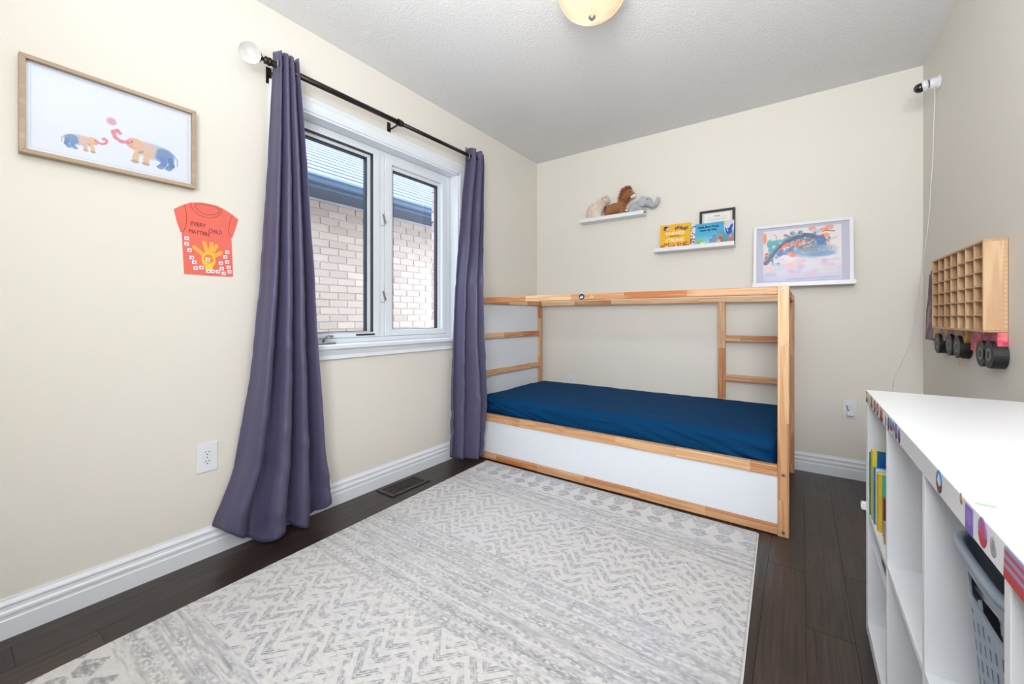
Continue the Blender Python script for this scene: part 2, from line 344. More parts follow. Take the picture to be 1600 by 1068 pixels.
# fixed outer frame
fa, fb = XF-.06, XF
G = dict(l=(1.05, 1.547, .932, 2.02), r=(1.69, 2.14, .938, 1.998))
y0, y1, z0, z1 = WY0+.012, WY1-.012, WZ0+.004, WZ1-.012
fm = MB()
def ring(m, xa, xb, Y0, Y1, Z0, Z1, a0, a1, b0, b1):
    m.box(xa, xb, Y0, a0, Z0, Z1); m.box(xa, xb, a1, Y1, Z0, Z1); m.box(xa, xb, a0, a1, Z0, b0); m.box(xa, xb, a0, a1, b1, Z1)
ring(fm, fa, fb, y0, y1, z0, z1, y0+.028, y1-.045, z0+.03, z1-.03)
fm.box(fa, fb, 1.598, 1.636, z0+.03, z1-.03)
fm.add('window_frame', 'vinyl', win, bevel=.003)
def sash(a0, a1, b0, b1, o0, o1, p0, p1, dark_ring):
    m = MB(); ring(m, fa+.008, fb+.007, o0, o1, p0, p1, a0, a1, b0, b1); sh = m.add('sash', 'vinyl', win, bevel=.003)
    m = MB(); ring(m, fa+.012, fb-.014, a0, a1, b0, b1, a0+.022, a1-.022, b0+.004, b1-.022); m.add('glazing_bead', 'vinyl', sh, bevel=.001)
    if dark_ring: m = MB(); ring(m, fa+.014, fb+.0075, a0-.001, a1+.001, b0, b1+.001, a0+.004, a1-.004, b0+.001, b1-.005); m.add('gasket', 'rubber', sh, label='dark rubber gasket')
    m = MB(); ring(m, fa+.013, fb-.022, a0+.02, a1-.02, b0+.002, b1-.02, a0+.032, a1-.031, b0+.007, b1-.031); m.add('gasket', 'rubber', sh, label='dark spacer around the glass')
    m = MB(); m.box(fa+.018, fa+.022, a0+.02, a1-.02, b0+.003, b1-.02); m.add('pane', 'glass', sh)
sash(*G['l'], y0+.029, 1.597, z0+.031, z1-.031, True)
sash(*G['r'], 1.637, y1-.046, z0+.031, z1-.031, False)
for z in (1.645, 1.165): # sash locks
    m = MB(); m.box(fb-.001, fb+.012, 1.602, 1.628, z-.05, z+.05); lk = m.add('sash_lock', 'vinyl', win, bevel=.004)
    m = MB(); m.prism([(fb+.012, 1.61, z+.02), (fb+.012, 1.618, z+.02), (fb+.022, 1.632, z-.035), (fb+.022, 1.62, z-.04)], (.007, 0, 0)); m.add('lever', 'steel', lk, bevel=.002)
m = MB(); m.box(fb+.007, fb+.05, 1.15, 1.28, z0, z0+.012); ck = m.add('crank_base', 'steel', win, bevel=.005)
m = MB(); m.tube([(fb+.025, 1.215, z0+.012), (fb+.035, 1.22, z0+.034), (fb+.045, 1.235, z0+.05), (fb+.05, 1.25, z0+.044)], .006); m.sph((fb+.05, 1.252, z0+.044), .009); m.add('crank_handle', 'steel', ck, smooth=True)
box('window_tag', fb+.0071, fb+.0085, 1.43, 1.56, .911, .922, 'rubber', win, bevel=0, label='small dark tag on the sash')
# brick veneer of the own wall around the opening
m = MB(); bx0, bx1 = XL-.24, XL-.151
m.box(bx0+.004, bx1, -1.2, 1.0, 0, 2.7).box(bx0+.004, bx1, 2.208, 4.2, 0, 2.7).box(bx0+.004, bx1, 1.0, 2.208, 0, .84).box(bx0+.004, bx1, 1.0, 2.208, 2.1, 2.7)
m.add('brick_backing', 'mortar', wall_left, label='exterior mortar backing')
for k in range(17):
    z = .85+k*.075; L = .2 if k % 2 else .095
    MB().box(bx0-.003, bx1, 2.197+(k % 3)*.002, 2.2+L, z+.004, z+.068).add('brick', 'redbrick', wall_left, bevel=.003)

# ------------------------------------------------------------ neighbour house and ground outside
nb = empty('neighbour_house', (-3.95, 2.8, 0), 'pale brick neighbouring house with grey roof and blue-grey eave outside the window', 'house')
NX = -3.9
box('wall', NX-.3, NX-.008, -3, 9, -.2, 2.2, 'mortar', nb, bevel=0)
bm_near, rest = {}, MB(); br_rows = 26
for r in range(-2, 30):
    z = r*.075; off = (r % 2)*.1+random.uniform(-.012, .012); c = 0
    for c in range(-12, 40):
        y = c*.2+off; 
        if z > 2.13: continue
        near = 1.75 < y < 4.15 and z >= .8
        if near:
            pr = random.uniform(0, .004)
            if not bm_near: 
                o = MB().box(NX-.02, NX, y+.005, y+.193, z+.005, z+.069).add('brick', 'brick', nb, bevel=.002); bm_near['m'] = o.data
            else:
                o = bpy.data.objects.new('brick', bm_near['m']); C.objects.link(o); o.parent = nb
                o.location = Vector((NX-.01+pr, y+.099, z+.037))-WL[nb.name]; o.scale.y = random.choice((1, 1, .985))
        elif -2.4 < y < 7.5: rest.box(NX-.02, NX, y+.005, y+.193, z+.005, z+.069)
rest.add('brickwork', 'brick', nb, kind='stuff', label='joined bricks of the rest of the wall')
box('soffit', NX-.02, -3.46, -3, 9, 2.2, 2.215, 'soffit', nb, bevel=0)
MB().prism([(-3.47, -3, 2.16), (-3.47, -3, 2.25), (-3.45, -3, 2.25), (-3.45, -3, 2.16)], (0, 12, 0)).add('fascia', 'gutter', nb)
MB().prism([(-3.449, -3, 2.19), (-3.449, -3, 2.25), (-3.37, -3, 2.25), (-3.365, -3, 2.235), (-3.385, -3, 2.22), (-3.395, -3, 2.195), (-3.41, -3, 2.187)], (0, 12, 0)).add('gutter', 'gutter', nb)
rf = MB(); sl = math.radians(33); N = 34
for k in range(N):
    a = k*.145; b2 = a+.165; th = .009
    pa = Vector((-3.42-math.cos(sl)*a, 0, 2.262+math.sin(sl)*a+th)); pb = Vector((-3.42-math.cos(sl)*b2, 0, 2.262+math.sin(sl)*b2))
    nn = Vector((math.sin(sl), 0, math.cos(sl)))*th
    y = -3+(k % 3)*.1
    while y < 9:
        j = random.uniform(-.004, .004); wdt = .32; dz = Vector((0, 0, j*.4))
        rf.prism([pa+dz+Vector((0, y, 0)), pb+Vector((0, y, 0)), pb-nn+Vector((0, y, 0)), pa-nn*.9+Vector((0, y, 0))], (0, wdt-.006, 0)); y += wdt
rf.add('shingles', 'shingle', nb, kind='stuff')
MB().prism([(-3.44, -3, 2.25), (-3.44-math.cos(sl)*5, -3, 2.25+math.sin(sl)*5), (-3.44-math.cos(sl)*5, -3, 2.1+math.sin(sl)*5), (-3.6, -3, 2.22)], (0, 12, 0)).add('roof_deck', 'soffit', nb)
box('ground', -12, -2.35, -6, 12, -.6, -.2, mat('gravel_ground', (150, 146, 138), .95, nscale=8, namt=.2, bump=.5), bevel=0, kind='structure')

# ------------------------------------------------------------ bed
BED = empty('bed', (-.041, 2.267, 0), 'low pine bed frame with a high wooden canopy rail, white panels and ladder rungs', 'bed', rz=-.011)
WL[BED.name] = Vector((0, 0, 0))          # its parts are written in the bed's own coordinates
BL, BW, T = 2.0, 1.012, .045
def bp_(name, x0, x1, y0, y1, z0, z1, m, **kw): return box(name, x0, x1, y0, y1, z0, z1, m, BED, bevel=.0025, **kw)
for xx in (-T, -BL):
    for yy in (0, BW-.04): bp_('post', xx, xx+T, yy, yy+.04, 0, 1.167, 'pinez')
bp_('top_rail', -BL+T, -T, .003, .038, 1.127, 1.164, 'pinex')
bp_('top_rail', -BL+T, -T, BW-.038, BW-.003, 1.127, 1.164, 'pinex')
for xx in (-BL+.005, -T+.005):
    bp_('end_rail', xx, xx+.035, .04, BW-.04, 1.127, 1.164, 'piney')
    for z in (.85, .56, .03): bp_('end_slat', xx+(.018 if xx < -1 else 0), xx+(.036 if xx < -1 else .018), .04, BW-.04, z, z+.045, 'piney')
    bp_('end_panel', xx+.008, xx+.017, .04, BW-.04, .04, 1.127, 'panel', label='white end panel')
bp_('side_rail', -BL+T, -T, .003, .038, .276, .325, 'pinex')
bp_('bottom_rail', -BL+T, -T, .003, .038, .004, .049, 'pinex')
bp_('side_rail', -BL+T, -T, BW-.038, BW-.003, .276, .325, 'pinex')
bp_('bottom_rail', -BL+T, -T, BW-.038, BW-.003, .004, .049, 'pinex')
bp_('front_panel', -BL+T, -T, .012, .02, .049, .276, 'panel', label='long white front panel')
bp_('mattress_base', -BL+T, -T, .04, BW-.04, .255, .275, 'panel')
bp_('ladder_post', -.452, -.407, BW-.036, BW-.004, .325, 1.127, 'pinez')
for z in (.85, .57): bp_('ladder_rung', -.407, -T, BW-.034, BW-.006, z, z+.042, 'pinex')
for z in (1.147, .288, .022):
    m = MB(); m.cyl((-T/2, 0, z), (-T/2, -.003, z), .0085); o = m.add('bolt', 'steel', BED, label='round steel bolt')
    MB().cyl((-T/2, -.003, z), (-T/2, -.0034, z), .003, seg=6).add('socket', 'black', o)
# stickers on the front top rail
def disc(name, c, n, r, m, parent, seg=20, th=.0008, **kw):
    c, n = Vector(c), Vector(n).normalized(); return MB().cyl(c, c+n*th, r, seg=seg).add(name, m, parent, **kw)
cv = Canvas(24, 24, (60, 70, 84)); cv.ell(9, 10, 7, 7, (225, 230, 240)); cv.ell(8, 14, 3, 3, (60, 40, 60)); cv.ell(16, 10, 4, 6, (110, 200, 200)); cv.poly([(10, 6), (18, 14), (20, 10)], (240, 240, 245))
st = MB().cyl((-1.05, .003, 1.146), (-1.05, .002, 1.146), .0185).add('sticker', 'inkblack', BED, label='round dark animal sticker on the top rail')
sheet('sticker_print', cv, (-1.063, .0017, 1.159), (-1.037, .0017, 1.159), (-1.063, .0017, 1.133), M['print'], st)
M['yellowgreen'] = mat('lime_sticker', (196, 190, 96), .5, namt=.1, nscale=200)
MB().prism([(-.985+.015*math.cos(PI*k/10), .003, 1.138+.015*math.sin(PI*k/10)) for k in range(11)], (0, -.0008, 0)).add('sticker', 'yellowgreen', BED, label='small lime arch sticker on the top rail')

# mattress
def mattress():
    b = bmesh.new(); bmesh.ops.create_cube(b, size=2); bmesh.ops.subdivide_edges(b, edges=b.edges[:], cuts=90, use_grid_fill=True)
    hx, hy, hz, r = .93, .452, .083, .04; cx, cy, cz = -.985, .505, .36
    def mp(t): return math.copysign(abs(t)**.62, t)
    for v in b.verts:
        t = v.co; p = Vector((mp(t.x)*hx, mp(t.y)*hy, mp(t.z)*hz)) 
        q = Vector((max(-hx+r, min(hx-r, p.x)), max(-hy+r, min(hy-r, p.y)), max(-hz+r, min(hz-r, p.z)))); d = p-q
        if d.length > 1e-6: p = q+d.normalized()*min(r, max(abs(d.x), abs(d.y), abs(d.z))) if d.length > r else p
        n = d.normalized() if d.length > 1e-6 else Vector((0, 0, 0))
        up = (p.z+hz)/(2*hz)
        if t.z > .98: p.z += .006*noise.noise(Vector((p.x*2.2, p.y*3, 1)))+.003*noise.noise(Vector((p.x*9, p.y*12, 2))) + .0015*noise.noise(Vector((p.x*30, p.y*22, 5)))
        if t.y < -.98 or t.y > .98:
            s_ = -1 if t.y < 0 else 1; u = p.x
            wv = .010*noise.noise(Vector((u*5, up*1.6, 3)))+.009*noise.noise(Vector((u*11+up*5, up*3, 7)))+.005*noise.noise(Vector((u*24+up*9, up*4, 2)))
            er = max(0, 1-abs(hx-abs(u))/.42); sg = 1 if u > 0 else -1
            wv += er*.011*math.sin((abs(u)*26+up*13*1.0))*(1-up*.6)
            p.y += s_*(wv+.012*math.sin(up*PI)-.012*(1-up)**2)
        if abs(t.x) > .98: p.x += (1 if t.x > 0 else -1)*(.004*noise.noise(Vector((p.y*8, up*3, 9)))+.006*math.sin(up*PI))
        # the fitted sheet pulls the lower corners in
        v.co = p+Vector((cx, cy, cz))
    me = bpy.data.meshes.new('m'); b.to_mesh(me); b.free()
    R = Matrix.Translation((-.041, 2.267, 0)) @ Matrix.Rotation(-.011, 4, 'Z'); me.transform(R)
    return link('mattress', me, 'sheet', smooth=True, centre='base', label='mattress in a navy blue fitted sheet lying in the pine bed', cat='mattress')
mattress()

# ------------------------------------------------------------ rug
def make_rug():
    Wd, Ln = 1.665, 2.17; nx, ny = 420, 545
    rng = np.random.default_rng(3); X, Yy = np.meshgrid(np.linspace(0, Wd, nx), np.linspace(0, Ln, ny)); base = np.array([208, 206, 204.])
    D = np.minimum(Yy, Ln-Yy)                  # distance to the nearer short end
    g = np.zeros_like(X)
    def vn(sx, sy, seed):                     # smooth value noise stretched sx, sy (metres per cell)
        r = np.random.default_rng(seed); a, b2 = int(Ln/sy)+3, int(Wd/sx)+3; q = r.random((a, b2)); u, v = X/sx, Yy/sy
        i, j = u.astype(int), v.astype(int); fu, fv = u-i, v-j; fu = fu*fu*(3-2*fu); fv = fv*fv*(3-2*fv)
        return (q[j, i]*(1-fu)+q[j, i+1]*fu)*(1-fv)+(q[j+1, i]*(1-fu)+q[j+1, i+1]*fu)*fv
    dash = vn(.03, .0045, 1); fine = vn(.009, .004, 2); big = vn(.28, .12, 4); mid = vn(.06, .05, 5); streak = vn(.2, .008, 6)
    # plain stripe bands everywhere
    g += np.clip((dash-.5)*4, 0, 1)*.55*(.4+.8*big)
    row = np.sin(Yy/.0105*2*PI/2.2); g *= (.55+.45*(row > -.2))
    g += np.clip((streak-.6)*4, 0, 1)*.35
    for c, wd, a in ((.27, .02, .6), (.355, .016, .6), (.41, .008, .5), (.885, .012, .6), (.95, .024, .7), (1.02, .014, .6), (1.07, .014, .7)):
        bnd = np.clip(1.4-np.abs(D-c)/wd, 0, 1); g = np.maximum(g, bnd*a*np.clip((fine-.3)*2.6, 0, 1)*(.45+.8*mid))
    for c in (.905, 1.0, .31):
        dots = (np.abs(D-c) < .006) & (np.sin(X*2*PI/.032+vn(.2, .2, 8)*5) > .1); g = np.where(dots, .5, g)
    # chevron band
    ch = (D > .43+.012*vn(.05, .3, 31)) & (D < .87); ph = np.abs(((X/.15) % 1)-.5)*2; u = (Yy-.085*ph)/.058+.15*vn(.3, .3, 30); k = u % 1
    lines = (np.sin(u*2*PI*5) > -.1)*(k > .3)*np.clip((vn(.022, .012, 9)-.28)*4, 0, 1)*(.55+.45*big)
    g = np.where(ch, np.maximum(lines*1.0, g*.08), g)
    # border: grey end band with pale fir-tree points, then a row of grey lozenges
    bd = D < .215; px = .1035; q = ((X-.03)/px) % 1; t = np.abs(q-.5)*2     # t=0 centre of a lozenge
    gy = np.zeros_like(X)
    tri = D < .10-.005+.055*(0-1+t*0)+.0
    edge = .045+.085*(1-t)                    # grey hangs between the pale points
    gy = np.where((D > .010) & (D < .118) & (t < 1.02-np.clip(np.floor((D-.035)/.012)*.012, 0, 1)*8.5), .62, 0)
    loz = (np.abs(D-.162)/.048+np.abs(t)/.86) < 1.0
    loz2 = ((D-.162)**2/.028**2+t**2/.62**2) < 1.0; gap_ = np.abs(D-.1245) < .004
    gy = np.where((loz | loz2) & ~gap_, .74, gy)*np.clip((fine-.12)*3, 0, 1)*(.75+.3*(row > 0))
    g = np.where(bd, gy, g)
    # big ornaments on the camera end, as photographed
    g *= .8+.35*vn(.5, .4, 12)
    g = np.clip(g, 0, 1)[..., None]; dark = np.array([138, 139, 144.]); blue = np.array([150, 157, 172.]); tint = np.clip((big-.45)*2, 0, 1)[..., None]
    col = base*(1-g)+(dark*(1-tint)+blue*tint)*g; col *= (1-.06*fine[..., None]+.03)
    e = (X < .006) | (X > Wd-.006) | (D < .006); col[e] = (224, 222, 219)
    # geometry: origin at the far left corner
    a = np.array([-1.822, 2.262]); ex = np.array([.9993, -.014]); ey = np.array([.030, -.9995])
    Z = .008+.0006*vn(.01, .01, 20)
    ed = np.minimum(np.minimum(X, Wd-X), D); Z = np.where(ed < .004, .001, Z)
    P = np.stack([a[0]+X*ex[0]+Yy*ey[0], a[1]+X*ex[1]+Yy*ey[1], Z], -1)
    link('rug', grid_mesh(P[::-1], col[::-1]), M['rug'], centre='base', label='pale grey distressed rug with chevrons and lozenge border on dark floor', cat='rug')
make_rug()

# ------------------------------------------------------------ curtains, rod
ROD = (Vector((-1.98, .875, 2.187)), Vector((-1.98, 2.345, 2.206)))
def interp(tab, z): zs = [a for a, b in tab][::-1]; ys = [b for a, b in tab][::-1]; return float(np.interp(z, zs, ys))
def curtain(name, left, right, folds, hem, label, xoff, amp, ph, seed, top, xr=None):
    root = empty(name, ((-1.97), (left[-1][1]+right[-1][1])/2, 0), label, 'curtain', 'slate purple curtains')
    NS, NZ = 180, 150; P = np.zeros((NZ, NS, 3))
    for j in range(NZ):
        v = j/(NZ-1)
        for i in range(NS):
            s_ = i/(NS-1); zt = top+.004*math.sin(s_*40); zb = interp([(1, 0)], 0) if 0 else float(np.interp(s_, [a for a, b in hem], [b for a, b in hem]))
            z = zt+(zb-zt)*v; yl, yr = interp(left, z), interp(right, z)
            s2 = s_+.02*math.sin(7*s_+seed+z*1.2)*v
            a = amp[0]+(amp[1]-amp[0])*v
            c = math.cos(2*PI*folds*s2+ph+.25*math.sin(z*2+seed)*v); c = math.copysign(abs(c)**.7, c)
            x = -1.98+xoff(s_, v)+a*c+.004*noise.noise(Vector((s_*9, z*3, seed)))
            # crumples that run sideways, stronger below
            cr = noise.noise(Vector((s_*5+z*2, z*13, seed+4)));
            x += (.003+.012*v*v)*max(0, cr)*1.3
            y = yl+(yr-yl)*s_+.35*a*math.sin(2*PI*folds*s2+ph)*math.sin(PI*s_)*.5
            if xr: x += (interp(xr, z)+1.96)*s_**1.3
            P[j, i] = (max(x, XL+.012), y, max(z, .004))
    me = grid_mesh(P[::-1]); o = link('panel', me, 'curtain', root, smooth=True)
    so = o.modifiers.new('thick', 'SOLIDIFY'); so.thickness = .0016; so.offset = 0
    return root
Ll = [(2.26, .905), (2.18, .905), (1.73, .885), (1.15, .853), (.73, .818), (.35, .762), (.14, .685), (0, .67)]
Lr = [(2.26, 1.0), (2.2, 1.005), (1.78, 1.037), (1.32, 1.066), (.88, 1.09), (.52, 1.115), (.36, 1.125), (.15, 1.15), (.08, 1.155), (0, 1.15)]
def xo(s_, v): return -.045*(v**3)*max(0, 1-s_*2.4)+.035*v*v*math.sin(PI*min(1, s_*1.1))
cl = curtain('curtain', Ll, Lr, 3.5, [(0, .125), (.1, .10), (.22, .05), (.35, .018), (.5, .04), (.62, .045), (.74, .012), (.84, .02), (.93, .06), (1, .08)],
    'slate purple curtain left of the window, flaring out onto the baseboard', xo, (.026, .045), 2.9, 1, 2.252)
Rl = [(2.26, 2.235), (2.17, 2.235), (1.92, 2.195), (1.22, 2.117), (.56, 2.07), (.08, 2.047), (0, 2.05)]
Rr = [(2.26, 2.42), (2.2, 2.425), (1.7, 2.36), (1.25, 2.20), (.9, 2.20), (.4, 2.215), (.1, 2.205), (0, 2.20)]
Rx = [(2.26, -1.96), (2.2, -1.96), (1.7, -1.92), (1.25, -1.80), (.9, -1.79), (.4, -1.765), (.1, -1.785), (0, -1.79)]
def xo2(s_, v): return .012*v
cr_ = curtain('curtain', Rl, Rr, 2.5, [(0, .07), (.15, .045), (.3, .045), (.38, .07), (.46, .04), (.8, .04), (1, .05)],
    'slate purple curtain right of the window, hanging straight by the bed', xo2, (.03, .03), 1.6, 5, 2.262, Rx)
def torus(m, c, ax, R, r, seg=24, s2=8):
    q = Vector(ax).to_track_quat('Z', 'Y'); c = Vector(c); rg = []
    for k in range(seg):
        a = 2*PI*k/seg; d = Vector((math.cos(a), math.sin(a), 0)); rg.append([m.b.verts.new(c+q @ (d*(R+r*math.cos(2*PI*j/s2))+Vector((0, 0, r*math.sin(2*PI*j/s2))))) for j in range(s2)])
    for k in range(seg):
        for j in range(s2): m.b.faces.new((rg[k][j], rg[(k+1) % seg][j], rg[(k+1) % seg][(j+1) % s2], rg[k][(j+1) % s2]))
    return m
for par, ys, ax in ((cr_, (2.243,), (.55, 1, 0)), (cl, (.915, .96), (.5, 1, 0))):
    for y in ys:
        torus(MB(), (-1.975, y, 2.189), ax, .021, .004).add('grommet', 'steel', par, smooth=True, label='metal grommet')
rod = empty('curtain_rod', (-1.98, 1.6, 2.19), 'dark bronze curtain rod with a clear ball finial above the window', 'curtain rod')
mid_ = Vector((-1.98, 1.63, 2.1965)); d = (ROD[1]-ROD[0]).normalized()
MB().cyl(ROD[0], mid_, .0145).add('pole', 'bronze', rod, smooth=True); MB().cyl(mid_-d*.01, ROD[1], .012).add('pole', 'bronze', rod, smooth=True, label='thinner inner pole')
MB().lathe(ROD[0], -d, [(.0125, -.01), (.018, -.008), (.018, 0), (.012, .004), (.017, .01), (.017, .014), (.008, .02), (.008, .026), (.021, .036), (.023, .04), (.0, .041)]).add('finial_cup', 'bronze', rod, smooth=True)
MB().sph(ROD[0]-d*.076, .043, u=32, v=20).add('finial_ball', 'ball', rod, smooth=True, label='clear faceted acrylic ball')
MB().lathe(mid_, d, [(.0145, -.012), (.019, -.011), (.019, -.004), (.016, -.002), (.016, .004), (.018, .006), (.016, .012), (.012, .014)]).add('joint_collar', 'bronze', rod, smooth=True)
for y in (.915, 1.61, 2.325):
    z = 2.187+(y-.875)*.0129
    b_ = MB().box(XL, XL+.005, y-.012, y+.012, z-.055, z+.022).add('bracket', 'bronze', rod, bevel=.001)
    MB().tube([(XL+.004, y, z-.022), (XL+.04, y, z-.021), (-1.985, y, z-.015)], .005).add('arm', 'bronze', b_, smooth=True)
    torus(MB(), (-1.98, y, z), d, .017, .0035).add('cradle', 'bronze', b_, smooth=True)

# ------------------------------------------------------------ left wall: picture, paper shirt, outlet; floor vent
pic = empty('framed_picture', (XL, .40, 1.57), 'wide oak-framed watercolour of two elephants on the left wall', 'picture')
xf = XL+.03; pa_, pb_, za, zb = .153, .622, 1.552, 1.872
m = MB(); fwid = .014
def frame4(xa, xb, A, B, Z0, Z1, w_, parent, mm, horiz=True):
    m = MB(); m.prism([(xa, A, Z1), (xa, B, Z1), (xa, B-w_, Z1-w_), (xa, A+w_, Z1-w_)], (xb-xa, 0, 0)).add('frame_side', mm, parent, bevel=.001)
    m = MB(); m.prism([(xa, A, Z0), (xa, B, Z0), (xa, B-w_, Z0+w_), (xa, A+w_, Z0+w_)], (xb-xa, 0, 0)).add('frame_side', mm, parent, bevel=.001)
    m = MB(); m.prism([(xa, A, Z0), (xa, A, Z1), (xa, A+w_, Z1-w_), (xa, A+w_, Z0+w_)], (xb-xa, 0, 0)).add('frame_side', mm, parent, bevel=.001)
    m = MB(); m.prism([(xa, B, Z0), (xa, B, Z1), (xa, B-w_, Z1-w_), (xa, B-w_, Z0+w_)], (xb-xa, 0, 0)).add('frame_side', mm, parent, bevel=.001)
frame4(XL+.001, xf, pa_, pb_, za, zb, fwid, pic, 'frameoak')
box('backing', XL+.002, XL+.012, pa_+.01, pb_-.01, za+.01, zb-.01, 'paper', pic, bevel=0)
cv = Canvas(300, 200, (212, 219, 232))
cv.line([(8, 8), (292, 8), (292, 192), (8, 192), (8, 8)], 1.2, (176, 192, 214))
def eleph(cx, cy, k, flip):
    f = lambda x_, y_: (cx+flip*x_*k, cy+y_*k)
    def E(x_, y_, rx, ry, col, al=.9, ang=0): cv.ell(*f(x_, y_), rx*k, ry*k, col, al, ang*flip, .25)
    E(10, 0, 30, 20, (170, 178, 200)); E(28, -4, 20, 19, (104, 134, 180), .9); E(-8, 2, 20, 19, (206, 176, 166), .9)
    E(-30, 8, 15, 14, (204, 150, 138)); E(-22, 8, 10, 15, (208, 172, 146), .9, .3)
    for (xx, c1) in ((-24, (208, 178, 142)), (-4, (204, 172, 148)), (24, (96, 130, 180)), (40, (84, 120, 172))):
        cv.line([f(xx, -10), f(xx+(-4 if xx < 0 else 3), -24), f(xx-4, -33)], 12*k, c1, .9); E(xx-5, -34, 8, 4, (150, 140, 146) if xx < 0 else (110, 144, 190), .7)
    cv.line([f(-40, 8), f(-54, 6), f(-64, 12), f(-68, 24), (f(-60, 30)), f(-56, 25)], 8*k, (204, 116, 126), .85)
    cv.line([f(46, 6), f(54, -6), f(54, -22)], 2.5*k, (130, 160, 200), .9); E(-34, 12, 2, 2, (120, 80, 90)); E(-18, -8, 7, 3, (130, 130, 170), .6, .6)
eleph(212, 66, 1.05, 1); eleph(88, 50, .62, -1); cv.ell(138, 116, 9, 9, (196, 100, 130), .6, 0, .5)
sheet('print', cv, (XL+.0135, pa_+fwid, zb-fwid), (XL+.0135, pb_-fwid, zb-fwid), (XL+.0135, pa_+fwid, za+fwid), M['glossprint'], pic, label='watercolour print of a grown and a baby elephant')

sh = empty('paper_shirt', (XL, .67, 1.2), 'coral paper T-shirt with a yellow hand print below the elephant picture', 'craft')
xs = XL+.001
out = [(.555, 1.458), (.587, 1.483), (.612, 1.497), (.642, 1.505), (.675, 1.506), (.707, 1.504), (.748, 1.487), (.787, 1.461), (.776, 1.42), (.764, 1.377), (.759, 1.376), (.763, 1.29), (.766, 1.201), (.68, 1.199), (.589, 1.199), (.585, 1.285), (.581, 1.37), (.577, 1.369), (.565, 1.41)]
MB().prism([(xs, a, b) for a, b in out], (.0012, 0, 0)).add('paper', 'orangepaper', sh)
xt = xs+.0016
def pen(name, pts, w_=.0011, mm='ink', par=sh):
    b = MB()
    for p, q in zip(pts, pts[1:]):
        p, q = Vector((xt, *p)), Vector((xt, *q)); dd = (q-p).normalized(); n = Vector((0, -dd.z, dd.y))*w_/2; p2, q2 = p-dd*w_*.3, q+dd*w_*.3
        b.prism([p2+n, q2+n, q2-n, p2-n], (.0003, 0, 0))
    return b.add(name, mm, par)
arc = lambda c, rx, rz, a0, a1, n=12: [(c[0]+rx*math.cos(a0+(a1-a0)*k/n), c[1]+rz*math.sin(a0+(a1-a0)*k/n)) for k in range(n+1)]
pen('drawn_line', arc((.667, 1.497), .057, .052, PI, 2*PI)); pen('drawn_line', arc((.67, 1.493), .045, .035, PI*1.0, 2*PI)); pen('drawn_line', arc((.67, 1.487), .045, .013, 0, PI))
pen('drawn_line', [(.590, 1.483), (.596, 1.45), (.597, 1.41), (.59, 1.38), (.581, 1.37)]); pen('drawn_line', [(.765, 1.478), (.752, 1.44), (.748, 1.40), (.755, 1.38), (.764, 1.377)])
text('lettering', 'EVERY', M['ink'], sh, (xt, .609, 1.403), (0, 1, -.04), (0, .04, 1), width=.053, size=.024)
text('lettering', 'CHILD', M['ink'], sh, (xt, .673, 1.384), (0, 1, -.05), (0, .05, 1), width=.048, size=.024)
text('lettering', 'MATTERS', M['ink'], sh, (xt, .604, 1.371), (0, 1, -.06), (0, .06, 1), width=.072, size=.022)
cv = Canvas(110, 100, (232, 112, 98)); Yc, Oc = (240, 200, 70), (236, 150, 60)
for (x1, y1) in ((6, 74), (40, 96), (66, 97), (82, 88), (98, 66)):
    cv.line([(54, 40), (x1, y1)], 12, Yc); cv.line([(54, 40), (x1, y1)], 6, Oc, .7)
cv.ell(54, 36, 24, 26, Yc); cv.poly([(42, 2), (66, 2), (74, 36), (36, 36)], Yc); cv.ell(54, 40, 17, 16, (236, 132, 62)); cv.rect(40, 68, 26, 30, Yc, .6); cv.rect(42, 68, 42, 45, Yc, .6)
hand = sheet('hand_print', cv, (xt+.0002, .616, 1.344), (xt+.0002, .73, 1.342), (xt+.0002, .618, 1.222), M['print'], sh, label='yellow and orange hand print')
M['tile'] = mat('white_sticker', (236, 230, 236), .5, namt=.02); M['tiledark'] = mat('navy_sticker_ink', (66, 84, 128), .5, namt=.2, nscale=300)
tp = [(297, 515), (297, 577), (329, 648), (353, 730), (381, 781), (397, 845), (460, 840), (530, 753), (535, 882), (585, 882), (643, 885), (708, 905), (773, 887), (763, 837), (747, 779), (725, 722), (748, 670), (677, 792), (687, 851)]
for i, (a, b) in enumerate(tp):
    u, v = 250+a/7.12, 300+b/7.12; dd = (-.5774-(-.8165)*0, 0)
    # pixel to wall plane
    A = math.radians(35.27); k = (u-800)/636.4; dx = -math.sin(A)+math.cos(A)*k; dy = math.cos(A)+math.sin(A)*k; dz = -(v-495.5)/636.4; t_ = XL/dx
    yy, zz = dy*t_, CH+dz*t_; r_ = .0085; tt = box('sticker', xt, xt+.0006, yy-r_, yy+r_*.8, zz-r_*.8, zz+r_*.9, 'tile', sh, bevel=0)
    an = random.uniform(0, 3); MB().prism([(xt+.0006, yy+(.0045 if q % 2 else .0025)*math.cos(an+q*PI/3), zz+(.0045 if q % 2 else .0022)*math.sin(an+q*PI/3)) for q in range(6)], (.0003, 0, 0)).add('sticker_print', 'tiledark', tt)

